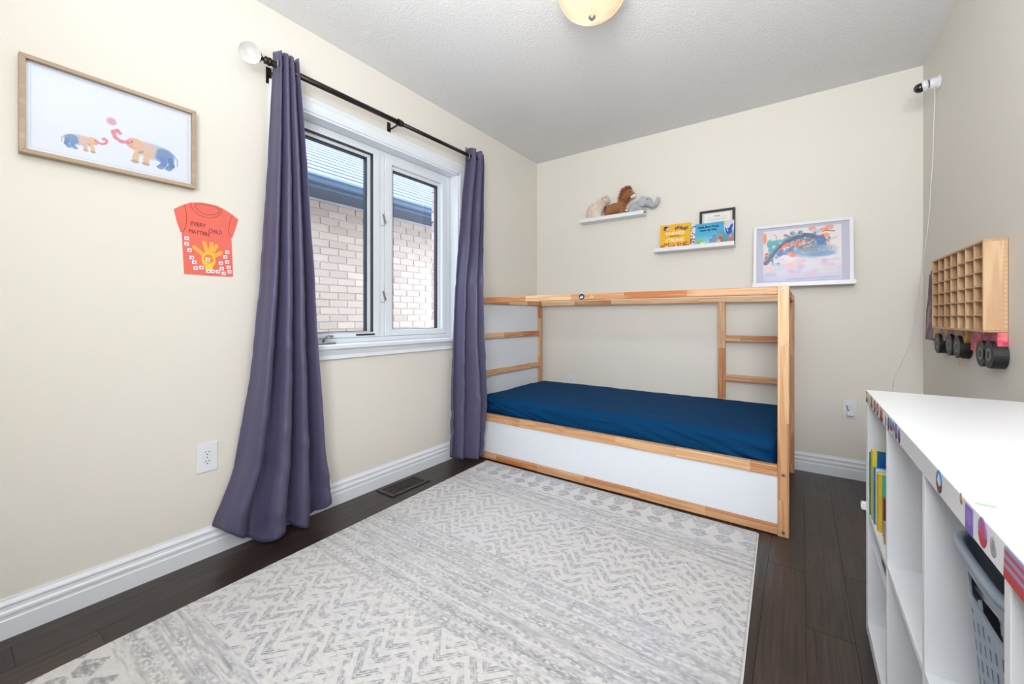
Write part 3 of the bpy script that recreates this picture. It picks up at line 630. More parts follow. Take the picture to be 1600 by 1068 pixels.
def outlet(name, o, ex, n, label, w_=.076, h=.122, duplex=True):
    """o = centre on the wall, ex = direction to the right, n = out of the wall"""
    o, ex, n = Vector(o), Vector(ex), Vector(n); up = Vector((0, 0, 1)); r = empty(name, o-up*h/2, label, 'outlet')
    def q(a, b, c): return o+ex*a+up*b+n*c
    MB().prism([q(-w_/2, -h/2, 0), q(w_/2, -h/2, 0), q(w_/2, h/2, 0), q(-w_/2, h/2, 0)], n*.0055).add('plate', 'outlet', r, bevel=.0025)
    for s_ in (-1, 1):
        zc = s_*.0195; pts = [q(.0165*math.cos(2*PI*k/24)*1.0, zc+max(-.0125, min(.0125, .0165*math.sin(2*PI*k/24))), .0056) for k in range(24)]
        rc = MB().prism(pts, n*.0016).add('receptacle', 'outlet', r, bevel=.0005)
        for a in (-.0065, .0065): MB().prism([q(a-.0012, zc, .0073), q(a+.0012, zc, .0073), q(a+.0012, zc+.008, .0073), q(a-.0012, zc+.008, .0073)], n*.0003).add('slot', 'slot', rc)
        MB().cyl(q(0, zc-.0065, .0072), q(0, zc-.0065, .0076), .0026, seg=10).add('slot', 'slot', rc)
    MB().cyl(q(0, 0, .0055), q(0, 0, .0062), .003, seg=12).add('screw', 'steel', r)
    return r
outlet('wall_outlet', (XL, .668, .423), (0, 1, 0), (1, 0, 0), 'white double outlet on the left wall beside the left curtain')
o2 = outlet('wall_outlet', (.259, YB, .436), (1, 0, 0), (0, -1, 0), 'white double outlet on the back wall right of the bed, with a cord', .076, .112)
outlet('wall_outlet', (-1.70, YB, .433), (1, 0, 0), (0, -1, 0), 'white outlet on the back wall just above the mattress')
pl = MB().box(.24, .276, YB-.036, YB-.008, .40, .43).add('plug', 'outlet', None, bevel=.004, centre='base', label='small white plug in the outlet right of the bed', cat='plug')
MB().tube([(.25, YB-.03, .43), (.243, YB-.034, .45), (.24, YB-.03, .465)], .0022).add('prong_wire', 'slot', pl)
vt = empty('floor_vent', (-1.959, 1.635, 0), 'dark bronze floor register beside the baseboard under the window', 'vent')
m = MB(); vx0, vx1, vy0, vy1 = -2.034, -1.884, 1.492, 1.783
ring_ = [(vx0, vx1, vy0, vy0+.028), (vx0, vx1, vy1-.028, vy1), (vx0, vx0+.024, vy0+.028, vy1-.028), (vx1-.024, vx1, vy0+.028, vy1-.028)]
for a in ring_: m.box(a[0], a[1], a[2], a[3], .0005, .006)
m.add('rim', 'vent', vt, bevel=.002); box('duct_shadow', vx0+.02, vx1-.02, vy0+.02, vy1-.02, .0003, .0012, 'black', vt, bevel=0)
gx0, gx1, gy0, gy1 = vx0+.024, vx1-.024, vy0+.028, vy1-.028
for k in range(1, 6): box('grille_bar', gx0+(gx1-gx0)*k/6-.0022, gx0+(gx1-gx0)*k/6+.0022, gy0, gy1, .0015, .0052, 'vent', vt, bevel=0)
for k in range(1, 18):
    y = gy0+(gy1-gy0)*k/18; MB().box(gx0, gx1, y-.0022, y+.0022, .0015, .0048).add('grille_bar', 'vent', vt)
for z, y in ((.7445, 1.85),): disc('wall_plug', (XL, y, z-.03), (1, 0, 0), .008, 'wall', wall_left, label='small patched dimple')

# ------------------------------------------------------------ ceiling light
LP = Vector((-.742, 1.655, 2.33))
lt = empty('ceiling_light', (LP.x, LP.y, ZC), 'round amber glass ceiling light, lit, at the top of the room', 'lamp')
MB().lathe((LP.x, LP.y, ZC), (0, 0, -1), [(.0, 0), (.10, 0), (.10, .02), (.085, .03), (.0, .03)]).add('canopy', 'bronze', lt, smooth=False)
MB().lathe((LP.x, LP.y, LP.z), (0, 0, 1), [(.0, 0)] + [(.150*math.sin(a), .125*(1-math.cos(a))) for a in [PI/2*k/14 for k in range(1, 15)]] + [(.146, .127)] + [(.144*math.sin(a), .004+.12*(1-math.cos(a))) for a in [PI/2*k/14 for k in range(14, 0, -1)]], seg=48).add('glass_bowl', 'lampglass', lt, smooth=True, label='glowing marbled amber bowl')
MB().lathe((LP.x, LP.y, LP.z), (0, 0, -1), [(.014, -.006), (.016, 0), (.012, .006), (.006, .012), (.001, .014)]).add('finial', 'steel', lt, smooth=True)
MB().cyl((LP.x, LP.y, LP.z), (LP.x, LP.y, ZC-.02), .005).add('stem', 'steel', lt)

# ------------------------------------------------------------ back wall shelves and what stands on them
def ledge(name, x0, x1, z0, z1, yf, label, lip=.03):
    r = empty(name, ((x0+x1)/2, YB, z0), label, 'shelf', 'white wall ledges')
    box('board', x0, x1, yf+.009, YB-.009, z0, z0+.009, 'framewhite', r, bevel=.001)
    box('back_rail', x0, x1, YB-.009, YB, z0, z1+.02, 'framewhite', r, bevel=.001)
    box('front_lip', x0, x1, yf, yf+.009, z0, z1, 'framewhite', r, bevel=.001); return r
ledge('wall_shelf', -1.573, -1.014, 1.842, 1.872, 3.237, 'white wall ledge holding three plush animals')
ledge('wall_shelf', -.933, -.378, 1.529, 1.558, 3.237, 'white wall ledge holding picture books and a black frame')
ledge('wall_shelf', -.27, .28, 1.226, 1.253, 3.237, 'white wall ledge holding the large white picture frame')
def leaning(name, x0, x1, z0, z1, y0, lean, th, m, parent=None, **kw):
    """thin upright board; its foot at y0, its top leaning lean further back"""
    a = MB(); a.prism([(x0, y0, z0), (x1, y0, z0), (x1, y0+lean, z1), (x0, y0+lean, z1)], (0, th, 0)); return a.add(name, m, parent, **kw)
def book(x0, x1, z0, z1, y0, lean, th, cov, cv, label, rz=0):
    r = empty('book', ((x0+x1)/2, y0, z0), label, 'book', 'picture books on the wall ledge')
    leaning('cover', x0, x1, z0, z1, y0, lean, .0015, cov, r); leaning('pages', x0+.002, x1-.002, z0+.002, z1-.002, y0+.0016, lean, th-.003, 'paper', r); leaning('cover', x0, x1, z0, z1, y0+th-.0015, lean, .0015, cov, r)
    e = -.0006; sheet('cover_print', cv, (x0, y0+lean+e, z1), (x1, y0+lean+e, z1), (x0, y0+e, z0), M['print'], r); return r
M['yel'] = mat('yellow_card', (236, 180, 30), .5, namt=.03); M['blu'] = mat('blue_card', (70, 160, 200), .5, namt=.03); M['lav'] = mat('lavender_card', (190, 196, 226), .5, namt=.03)
z0s = 1.5385
R_ = random.Random(4)
cv = Canvas(110, 84, (238, 182, 30))
for k in range(16):
    x_ = 5+k*7; c_ = R_.choice([(196, 84, 50), (120, 66, 40), (232, 120, 90), (60, 90, 130), (240, 214, 190)]); cv.ell(x_, 8+R_.random()*5, 3.4, 6, c_, .9); cv.ell(x_, 16+R_.random()*5, 2.6, 2.8, R_.choice([(90, 50, 36), (210, 140, 100), (160, 90, 60)]), .95)
cv.ell(22, 70, 11, 7, (150, 70, 60)); cv.ell(27, 69, 7, 5, (190, 190, 210)); cv.ell(20, 75, 7, 3, (40, 30, 40))
for k in range(7): cv.ell(56+k*7, 68+3*math.sin(k), 3.4, 6, [(196, 70, 50), (120, 60, 120), (90, 140, 60), (60, 60, 110)][k % 4], .9)
for k in range(14): cv.ell(R_.uniform(4, 106), R_.uniform(20, 60), 1.6, 1.6, (226, 130, 40), .8)
bk = book(-.895, -.676, z0s, 1.738, 3.262, .03, .022, 'yel', cv, 'yellow picture book with white capitals, leftmost on the wall ledge')
for tx, zz, wd, sz in (('KINDNESS', 1.654, .135, .036), ('MAKES US', 1.641, .07, .013), ('STRONG', 1.601, .13, .038)):
    yk = 3.262+.03*(zz-z0s)/(1.738-z0s)-.0012
    text('lettering', tx, M['inkwhite' if tx[0] != 'M' else 'ink'], bk, (-.852+(.03 if tx[0] == 'M' else 0), yk, zz), (1, 0, 0), (0, .15, 1), width=wd, size=sz, weight=.0004)
cv = Canvas(90, 76, (92, 186, 216)); cv.blend(np.clip(cv.Y/76, 0, 1), (64, 164, 208)); cv.blend(np.clip(1-cv.Y/40, 0, 1), (186, 214, 214))
for k in range(9): cv.rect(46+k*5, 50+k*5, 12, 20+R_.randint(0, 14)+k*2, (100+k*6, 120, 150), .75)
for k in range(5): cv.rect(70+(k % 3)*6, 73+(k % 3)*6, 24+k*3, 26+k*3, (220, 210, 160), .9)
cv.ell(14, 18, 14, 8, (140, 186, 130)); cv.rect(0, 90, 0, 11, (150, 130, 120)); cv.ell(80, 18, 8, 11, (180, 80, 70), .7); cv.ell(74, 14, 6, 6, (214, 184, 150)); cv.ell(24, 12, 8, 4, (216, 226, 230))
bk = book(-.640, -.449, z0s, 1.715, 3.262, .028, .02, 'blu', cv, 'blue picture book with a city skyline, in front of the black frame')
for tx, zz, wd in (('Little Blue Truck', 1.680, .14), ('Leads the Way', 1.656, .115)):
    text('lettering', tx, M['inkblack'], bk, (-.621+(.012 if 'L' == tx[0] and 'W' in tx else 0), 3.262+.028*(zz-z0s)/(1.715-z0s)-.0012, zz), (1, 0, 0), (0, .15, 1), width=wd, size=.021, weight=.0008)
cv = Canvas(56, 76, (206, 208, 232)); cv.blend(np.clip((52-cv.Y)/20, 0, 1), (70, 160, 200)); cv.ell(12, 70, 10, 8, (232, 210, 120)); cv.ell(30, 42, 16, 10, (40, 90, 180)); cv.ell(40, 54, 6, 12, (30, 80, 170), 1, -.8); cv.ell(22, 44, 3, 3, (240, 240, 250))
cv.ell(38, 26, 8, 9, (236, 140, 90)); [cv.line([(38, 22), (38+k*5, 5+abs(k)*2)], 3, (226, 100, 80)) for k in range(-3, 4)]; cv.ell(6, 20, 6, 16, (90, 170, 130)); cv.line([(10, 52), (18, 40)], 4, (30, 40, 50))
bk = book(-.452, -.386, z0s, 1.719, 3.274, .024, .012, 'lav', cv, 'narrow-looking lavender and blue picture book with an orange octopus')
text('lettering', 'A', mat('maroon_print', (150, 60, 80), .6, namt=.02), bk, (-.448, 3.2955, 1.684), (1, 0, 0), (0, .13, 1), width=.018, size=.028, weight=.001)
text('lettering', 'N', mat('purple_print', (84, 60, 150), .6, namt=.02), bk, (-.424, 3.2955, 1.684), (1, 0, 0), (0, .13, 1), width=.022, size=.028, weight=.001)
cv = Canvas(30, 76, (226, 226, 234)); [cv.ell(R_.uniform(2, 28), R_.uniform(4, 74), 2.4, 2.4, R_.choice([(30, 30, 40), (40, 130, 100), (170, 60, 70), (140, 50, 120)])) for k in range(26)]
cv.ell(4, 24, 5, 12, (130, 40, 90), .9)
book(-.690, -.618, z0s, 1.712, 3.288, .022, .01, 'paper', cv, 'white picture book with dark speckles, tucked between the yellow and blue books')
bf = empty('photo_frame', (-.494, 3.305, z0s), 'black certificate frame behind the blue picture book', 'picture frame')
def yframe(x0, x1, z0, z1, y0, lean, w_, th, mm, par):
    yy = lambda z: y0+lean*(z-z0)/(z1-z0)
    P = lambda a, z: (a, yy(z), z)
    for q in ([P(x0, z1), P(x1, z1), P(x1-w_, z1-w_), P(x0+w_, z1-w_)], [P(x0, z0), P(x1, z0), P(x1-w_, z0+w_), P(x0+w_, z0+w_)], [P(x0, z0), P(x0, z1), P(x0+w_, z1-w_), P(x0+w_, z0+w_)], [P(x1, z0), P(x1, z1), P(x1-w_, z1-w_), P(x1-w_, z0+w_)]):
        MB().prism(q, (0, th, 0)).add('frame_side', mm, par, bevel=.001)
    leaning('backing', x0+.003, x1-.003, z0+.003, z1-.003, y0+th*.5, lean, .003, 'paper' if mm != 'framewhite' else 'mount', par)
yframe(-.618, -.381, z0s, 1.815, 3.303, .02, .018, .014, 'frameblack', bf)
cv = Canvas(80, 100, (214, 212, 210)); cv.rect(6, 74, 4, 96, (232, 232, 228))
cv.line([(32, 88), (46, 88)], 2, (120, 120, 130)); cv.line([(14, 84), (66, 84)], .8, (160, 160, 165))
for k in range(9): cv.line([(14+(k % 2)*8, 77-k*7), (64-(k % 3)*6, 77-k*7)], 1.3, (206, 140, 140) if k % 3 else (130, 136, 150), .8)
sheet('certificate', cv, (-.6, 3.3095+.019, 1.797), (-.399, 3.3095+.019, 1.797), (-.6, 3.3095, 1.556), M['print'], bf)
# art print
ar = empty('art_frame', (0, 3.28, 1.2355), 'large white frame with a colourful undersea painting, on the lowest ledge', 'picture')
yframe(-.266, .272, 1.2355, 1.652, 3.262, .045, .02, .018, 'framewhite', ar)
W_, H_ = 230, 170; cv = Canvas(W_, H_, (222, 216, 220)); rn = np.random.default_rng(5)
def fx(px, py): return (px-255)/(1235-255)*W_, (900-py-(px-255)*.0)/(900-250)*H_
def blob(px, py, rx, ry, col, al=.9, ang=0, soft=.35): x_, y_ = fx(px, py); cv.ell(x_, y_, rx/4.26, ry/3.82, col, al, ang, soft)
cv.blend(np.clip((70-cv.Y)/70, 0, 1), (188, 190, 226), .9)
for _ in range(60): blob(rn.uniform(260, 1220), rn.uniform(620, 840), rn.uniform(20, 90), rn.uniform(8, 26), [(160, 164, 212), (230, 160, 176), (150, 180, 214), (196, 196, 232), (206, 214, 196)][rn.integers(5)], .45, 0, .8)
blob(870, 540, 270, 80, (92, 138, 178), .8, 0, .6); blob(840, 460, 190, 80, (76, 122, 142), .8, 0, .5); blob(1000, 590, 160, 30, (70, 126, 182), .7, 0, .6)
arc_ = [fx(*p) for p in [(290, 660), (340, 600), (400, 520), (480, 450), (560, 400), (660, 365), (780, 352), (900, 366), (1000, 385)]]
cv.line(arc_, 17, (36, 78, 132), .95); cv.line([(a+3, b+9) for a, b in arc_[:6]], 12, (70, 178, 186), .8); cv.line([(a, b-3) for a, b in arc_], 4, (54, 30, 84), .9)
cv.line([(a+10, b-9) for a, b in arc_[1:7]], 8, (90, 150, 130), .7)
cv.line([fx(*p) for p in [(470, 530), (520, 480), (590, 445), (660, 450)]], 9, (240, 120, 80), .9); cv.line([fx(*p) for p in [(380, 620), (450, 540)]], 1.5, (240, 235, 240))
for p in ((275, 350, 24, 70), (300, 570, 32, 40), (280, 630, 22, 26)): blob(*p, (240, 128, 76))
for p in ((340, 420, 40, 55), (400, 410, 46, 34), (350, 500, 34, 40), (470, 400, 60, 26)): blob(*p, (66, 172, 184), .85)
for p in ((990, 440, 56, 46), (540, 545, 60, 30), (470, 565, 38, 26), (640, 500, 50, 30)): blob(*p, (34, 104, 190), .85)
for p in ((885, 275, 46, 28), (1020, 300, 50, 24), (1090, 275, 52, 30), (1050, 370, 46, 26), (600, 545, 32, 40), (750, 430, 48, 36), (640, 590, 26, 20), (735, 655, 44, 20), (590, 715, 70, 34), (340, 730, 60, 24)): blob(*p, (242, 130, 88) if p[1] < 600 else (242, 176, 180), .8, 0, .5)
for p in ((910, 430, 44, 30), (840, 400, 50, 30), (300, 640, 30, 30), (360, 570, 34, 40)): blob(*p, (80, 90, 140), .6)
blob(930, 320, 50, 30, (170, 180, 220), .8); blob(960, 360, 40, 24, (226, 200, 224), .9)
for xx in (635, 735): blob(xx, 308, 42, 32, (188, 196, 204), .9, .3, .1); blob(xx, 310, 26, 20, (70, 84, 104), .95, .3, .3); blob(xx+4, 306, 9, 8, (200, 206, 220))
cv.line([fx(*p) for p in [(530, 330), (560, 325), (600, 360)]], 4, (150, 50, 50)); blob(540, 328, 16, 16, (160, 60, 60)); cv.line([fx(*p) for p in [(390, 300), (430, 330), (430, 380)]], 1.4, (110, 60, 90))
cv.line([fx(*p) for p in [(1040, 310), (1150, 330)]], 3, (90, 70, 60)); cv.line([fx(*p) for p in [(605, 370), (605, 480)]], 1.2, (60, 60, 90))
for _ in range(60): a_, b_ = fx(rn.uniform(680, 1110), rn.uniform(400, 560)); cv.ell(a_, b_, 2.2, 1.6, [(210, 220, 236), (60, 130, 150), (220, 120, 110)][rn.integers(3)], .7)
for _ in range(150):
    a_ = rn.uniform(0, 1); px_ = 290+820*a_; py_ = 640-260*math.sin(min(1, a_*1.25)*PI/2)+rn.normal(0, 42)+40*a_
    x_, y_ = fx(px_, py_); cv.ell(x_, y_, rn.uniform(2, 6.5), rn.uniform(1.5, 4.5), [(28, 96, 150), (40, 150, 160), (228, 84, 56), (90, 60, 120), (32, 70, 130), (240, 150, 110), (206, 220, 226), (70, 130, 110)][rn.integers(8)], .75, rn.uniform(0, 3), .4)
for _ in range(40):
    x_, y_ = fx(rn.uniform(300, 1150), rn.uniform(380, 600)); an = rn.uniform(0, 3); L_ = rn.uniform(4, 12); cv.line([(x_, y_), (x_+L_*math.cos(an), y_+L_*.5*math.sin(an))], rn.uniform(.8, 1.8), [(40, 30, 70), (236, 230, 236), (200, 60, 50), (20, 90, 120)][rn.integers(4)], .8)
cv.line(arc_, 8, (44, 60, 120), .6); cv.line([(a, b-5) for a, b in arc_[:7]], 3, (60, 30, 70), .7)
for p in ((345, 430, 40, 40), (410, 420, 40, 26), (360, 510, 26, 40)): blob(*p, (52, 150, 170), .7)
for p in ((990, 440, 56, 40), (480, 560, 40, 26)): blob(*p, (24, 92, 186), .9)
for p in ((560, 450, 60, 16), (640, 580, 40, 26)): blob(*p, (236, 100, 66), .8)
cv.line([fx(560, 880), fx(1200, 868)], 2.5, (150, 160, 200), .8)
for _ in range(26): x_, y_ = fx(rn.uniform(290, 700), rn.uniform(270, 330)); cv.line([(x_, y_), (x_+1, y_-6)], 1, (240, 180, 176), .8)
pz = lambda z: 3.262+.045*(z-1.2355)/(1.652-1.2355)+.0075
sheet('print', cv, (-.206, pz(1.612), 1.612), (.214, pz(1.612), 1.612), (-.206, pz(1.262), 1.262), M['glossprint'], ar, label='colourful watercolour print of sea creatures')

# ------------------------------------------------------------ plush animals
def blobs(name, parts, m, parent, vox=.004, disp=.0, **kw):
    b = MB()
    for p in parts:
        if p[0] == 's': b.sph(p[1], p[2], p[3] if len(p) > 3 else (1, 1, 1), p[4] if len(p) > 4 else None)
        else: b.tube(p[1], p[2], 12)
    me = b.mesh(); o = bpy.data.objects.new('t', me); C.objects.link(o)
    r = o.modifiers.new('r', 'REMESH'); r.mode = 'VOXEL'; r.voxel_size = vox; s_ = o.modifiers.new('s', 'SMOOTH'); s_.iterations = 6; s_.factor = .5
    dg = bpy.context.evaluated_depsgraph_get(); me2 = bpy.data.meshes.new_from_object(o.evaluated_get(dg)); bpy.data.objects.remove(o)
    if disp:
        for v in me2.vertices: v.co += v.normal*disp*noise.noise(v.co*90)
    return link(name, me2, m, parent, smooth=True, **kw)
def tufts(name, centres, m, parent, n, L, r, rs, bias=(0, 0, 0), **kw):
    """short pointed tufts standing on ellipsoids"""
    b = bmesh.new()
    for c, rad, sc in centres:
        for _ in range(n):
            d_ = Vector((rs.gauss(0, 1), rs.gauss(0, 1), rs.gauss(0, 1))).normalized(); p = Vector(c)+Vector([d_[i]*rad*sc[i] for i in range(3)])*.93
            t_ = (d_+Vector(bias)+Vector((rs.gauss(0, .35), rs.gauss(0, .35), rs.gauss(0, .35)))).normalized(); l = L*rs.uniform(.6, 1.3); q = t_.to_track_quat('Z', 'Y')
            vs = [b.verts.new(p+q @ Vector((r*math.cos(a), r*math.sin(a), 0))) for a in (0, 2.1, 4.2)]; tip = b.verts.new(p+t_*l)
            for i in range(3): b.faces.new((vs[i], vs[(i+1) % 3], tip))
    me = bpy.data.meshes.new('m'); b.to_mesh(me); b.free(); return link(name, me, m, parent, kind='stuff', **kw)
rs = random.Random(11); zs = 1.852; yc = 3.291
V = lambda *a: Vector(a)
# cream alpaca-like plush
sp = empty('plush_toy', (-1.43, yc, zs), 'fluffy cream plush llama at the left end of the top ledge', 'toy', 'plush animals on the top ledge')
body = [((-1.445, yc, zs+.095), .052, (1.25, .72, 1.15)), ((-1.475, yc, zs+.07), .045, (1, .8, 1.1)), ((-1.395, yc, zs+.13), .036, (1, .8, 1.2)), ((-1.352, yc-.004, zs+.165), .031, (1, .85, 1.0))]
blobs('body', [('s', a, b, c) for a, b, c in body]+[('s', (-1.49, yc-.01, zs+.028), .024, (1, .9, 1.2)), ('s', (-1.405, yc-.01, zs+.028), .024, (1, .9, 1.2)), ('s', (-1.448, yc-.005, zs+.04), .03)], 'fluff', sp, disp=.006)
tufts('fleece', body, 'fluff', sp, 700, .015, .0022, rs)
blobs('muzzle', [('s', (-1.330, yc-.010, zs+.155), .018, (1.1, .9, .85))], 'cream', sp, .003)
for a in ((-1.342, yc-.031, zs+.176), (-1.320, yc-.026, zs+.155)): MB().sph(a, .0042, u=10, v=8).add('eye' if a[2] > zs+.16 else 'nose', 'black', sp, smooth=True)
for a in (-1.36, -1.345): MB().sph((a, yc+.0, zs+.198), .009, (.6, .4, 1.5)).add('ear', 'cream', sp, smooth=True)
MB().sph((-1.493, yc-.02, zs+.008), .013, (1.3, 1, .55)).add('hoof', 'slot', sp, smooth=True)
# brown horse
ho = empty('plush_toy', (-1.24, yc, zs), 'shaggy brown plush horse with cream muzzle in the middle of the top ledge', 'toy', 'plush animals on the top ledge')
blobs('body', [('s', (-1.27, yc, zs+.085), .042, (1.5, .75, 1)), ('s', (-1.315, yc, zs+.075), .038, (1, .85, 1.1)), ('s', (-1.215, yc, zs+.09), .04, (1, .8, 1.1)),
    ('t', [V(-1.225, yc, zs+.1), V(-1.19, yc-.003, zs+.15), V(-1.155, yc-.006, zs+.19)], .032), ('s', (-1.15, yc-.008, zs+.185), .034, (1.25, .85, .9)), ('s', (-1.118, yc-.012, zs+.168), .022, (1.2, .9, .9)),
    ('t', [V(-1.325, yc-.014, zs+.07), V(-1.327, yc-.016, zs+.012)], .019), ('t', [V(-1.295, yc+.012, zs+.07), V(-1.29, yc+.014, zs+.012)], .018), ('t', [V(-1.215, yc-.014, zs+.07), V(-1.20, yc-.016, zs+.012)], .018), ('t', [V(-1.21, yc+.012, zs+.08), V(-1.175, yc+.01, zs+.045)], .016)], 'brownfur', ho, disp=.004)
tufts('mane', [((-1.172, yc, zs+.197), .036, (1.1, .8, 1)), ((-1.188, yc, zs+.155), .042, (1.0, .85, 1.2)), ((-1.155, yc, zs+.218), .014, (1, 1, 1))], 'mane', ho, 600, .024, .0022, rs, (-.25, 0, .5))
tufts('tail', [((-1.345, yc-.01, zs+.075), .014, (.7, .8, 2.6))], 'mane', ho, 220, .018, .002, rs, (0, 0, -1))
blobs('muzzle', [('s', (-1.103, yc-.016, zs+.157), .0165, (1, .9, .9)), ('s', (-1.118, yc-.018, zs+.148), .012)], 'cream', ho, .0025, label='cream muzzle')
MB().sph((-1.128, yc-.036, zs+.186), .0048, u=10, v=8).add('eye', 'black', ho, smooth=True)
for a in (-1.172, -1.155): MB().sph((a, yc+.004, zs+.228), .011, (.55, .4, 1.7)).add('ear', 'brownfur', ho, smooth=True)
MB().sph((-1.170, yc+.004, zs+.05), .014, (1.1, .8, .7)).add('hoof', 'cream', ho, smooth=True, label='cream hoof')
# grey elephant
el = empty('plush_toy', (-1.06, yc, zs), 'grey plush elephant with raised trunk at the right end of the top ledge', 'toy', 'plush animals on the top ledge')
blobs('body', [('s', (-1.09, yc, zs+.068), .044, (1.3, .85, 1)), ('s', (-1.06, yc, zs+.075), .042, (1, .85, 1)), ('s', (-1.0, yc-.006, zs+.094), .040, (1.1, .9, .92)),
    ('t', [V(-.985, yc-.008, zs+.075), V(-.955, yc-.014, zs+.055), V(-.925, yc-.018, zs+.062), V(-.908, yc-.02, zs+.088), V(-.905, yc-.02, zs+.112)], lambda t: .024-.011*t),
    ('t', [V(-1.125, yc-.015, zs+.06), V(-1.128, yc-.018, zs+.014)], .021), ('t', [V(-1.10, yc+.015, zs+.06), V(-1.095, yc+.016, zs+.014)], .02), ('t', [V(-1.055, yc-.015, zs+.06), V(-1.045, yc-.018, zs+.014)], .02), ('t', [V(-1.04, yc+.012, zs+.06), V(-1.03, yc+.014, zs+.014)], .02)], 'greyfur', el, disp=.003)
blobs('ear', [('s', (-1.026, yc-.044, zs+.092), .036, (.85, .18, 1.2), Matrix.Rotation(.35, 3, 'Z'))], 'greyfur', el, .003)
MB().sph((-.984, yc-.044, zs+.102), .004, u=10, v=8).add('eye', 'black', el, smooth=True)

# ------------------------------------------------------------ storage unit on the right
UX0, UX1, UY0, UY1, UZ = .177, .566, .27, 1.765, .782
un = empty('storage_shelf', ((UX0+UX1)/2, 1.0, 0), 'white cube storage shelf along the right wall with stickers on its edge', 'shelf')
box('top', UX0, UX1, UY0, UY1, UZ-.039, UZ, 'white', un, bevel=.0015); box('bottom', UX0, UX1, UY0+.039, UY1-.039, .004, .042, 'white', un)
box('side_panel', UX0, UX1, UY1-.038, UY1, 0, UZ-.0395, 'white', un); box('side_panel', UX0, UX1, UY0, UY0+.038, 0, UZ-.0395, 'white', un)
DV = (1.385, 1.008, .651); cols = [(1.393, 1.726), (1.016, 1.377), (.659, 1.0), (.309, .643)]
for y in DV: box('divider', UX0+.001, UX1, y-.008, y+.008, .0425, UZ-.0395, 'white', un, bevel=.001)
for a, b in cols: box('shelf_board', UX0+.001, UX1, a+.0002, b-.0002, .385, .401, 'white', un, bevel=.001)
box('shelf_insert', UX0+.012, UX1, 1.3935, 1.7255, .284, .296, 'white', un, bevel=.001)
box('hook', UX0-.012, UX0+.03, UY1, UY1+.02, .385, .41, 'outlet', un, bevel=.004, label='small white hook on the far side')
# stickers on the top board's edge
def stick(y, z, ry, rz, cols_, shape, label):
    c = Canvas(22, 22, cols_[0]); c.rect(0, 22, 0, 9, cols_[1]); c.ell(11, 12, 6, 6, cols_[2]); x_ = UX0-.0006
    u = np.linspace(-1, 1, 22); U, Vv = np.meshgrid(u, u[::-1])
    if shape == 'o': k = np.maximum(np.abs(U), np.abs(Vv))/np.maximum(1e-6, np.hypot(U, Vv)); U, Vv = U*k, Vv*k
    P = np.stack([np.full_like(U, x_), y-U*ry, z+Vv*rz], -1)
    o = link('sticker', grid_mesh(P[::-1], c.a[::-1]), M['print'], un, label=label); s_ = o.modifiers.new('t', 'SOLIDIFY'); s_.thickness = .0005; return o
ez = UZ-.0195
stl = [(1.745, .019, 'r', [(200, 170, 150), (96, 70, 60), (220, 210, 190)], 'pale square sticker'), (1.69, .022, 'r', [(216, 220, 206), (190, 196, 176), (150, 160, 140)], 'pale green square sticker'), (1.635, .02, 'r', [(200, 170, 140), (110, 80, 56), (150, 110, 80)], 'tan animal sticker'),
    (1.575, .019, 'o', [(120, 80, 62), (96, 56, 44), (190, 150, 120)], 'brown animal sticker'), (1.52, .019, 'o', [(130, 84, 64), (110, 60, 50), (196, 150, 130)], 'brown and cream animal sticker'), (1.455, .024, 'r', [(196, 150, 140), (110, 36, 46), (150, 60, 70)], 'dark red animal sticker'),
    (1.385, .012, 'o', [(170, 196, 206), (120, 150, 170), (90, 110, 140)], 'pale blue oval sticker'), (1.345, .013, 'o', [(110, 70, 90), (90, 30, 40), (150, 90, 100)], 'plum oval sticker'), (1.312, .013, 'o', [(110, 180, 190), (110, 40, 50), (60, 120, 150)], 'teal and plum oval sticker'),
    (1.283, .014, 'o', [(120, 130, 180), (180, 190, 210), (120, 80, 130)], 'lilac oval sticker'), (1.25, .015, 'o', [(130, 110, 180), (120, 40, 70), (180, 90, 150)], 'purple and maroon oval sticker'), (1.215, .013, 'o', [(110, 150, 170), (90, 40, 40), (60, 90, 110)], 'blue and brown oval sticker'),
    (.902, .016, 'o', [(60, 130, 190), (110, 60, 50), (226, 226, 226)], 'round blue and brown mountain sticker'), (.795, .005, 'o', [(190, 160, 140), (170, 110, 80), (190, 160, 140)], 'tiny tan sticker'),
    (.764, .014, 'r', [(132, 104, 190), (120, 90, 176), (150, 120, 200)], 'purple sticker'), (.717, .014, 'o', [(150, 120, 180), (190, 50, 80), (206, 70, 100)], 'red and purple round sticker'), (.684, .009, 'o', [(176, 178, 184), (160, 160, 166), (140, 144, 150)], 'grey oval sticker')]
for y, r_, sh_, cc, lb in stl: stick(y, ez+random.uniform(-.003, .003)+(.0 if r_ > .006 else .012), r_, min(.0175, max(.008, r_*1.25 if r_ > .006 else .006)), cc, sh_, lb)
c = Canvas(40, 16, (150, 150, 196)); 
for k in range(4): c.rect(0, 40, k*4, k*4+2, (190, 70, 70))
c.rect(0, 40, 0, 5, (186, 56, 56)); sheet('sticker', c, (UX0-.0007, .652, UZ-.003), (UX0-.0007, .50, UZ-.003), (UX0-.0007, .655, UZ-.037), M['print'], un, label='long red and lilac striped sticker')
MB().box(UX0+.006, UX0+.024, .765, .77, UZ, UZ+.0004, Matrix.Identity(4)).add('crayon_mark', mat('green_crayon', (120, 190, 130), .6, namt=.1), un, label='short green crayon mark')
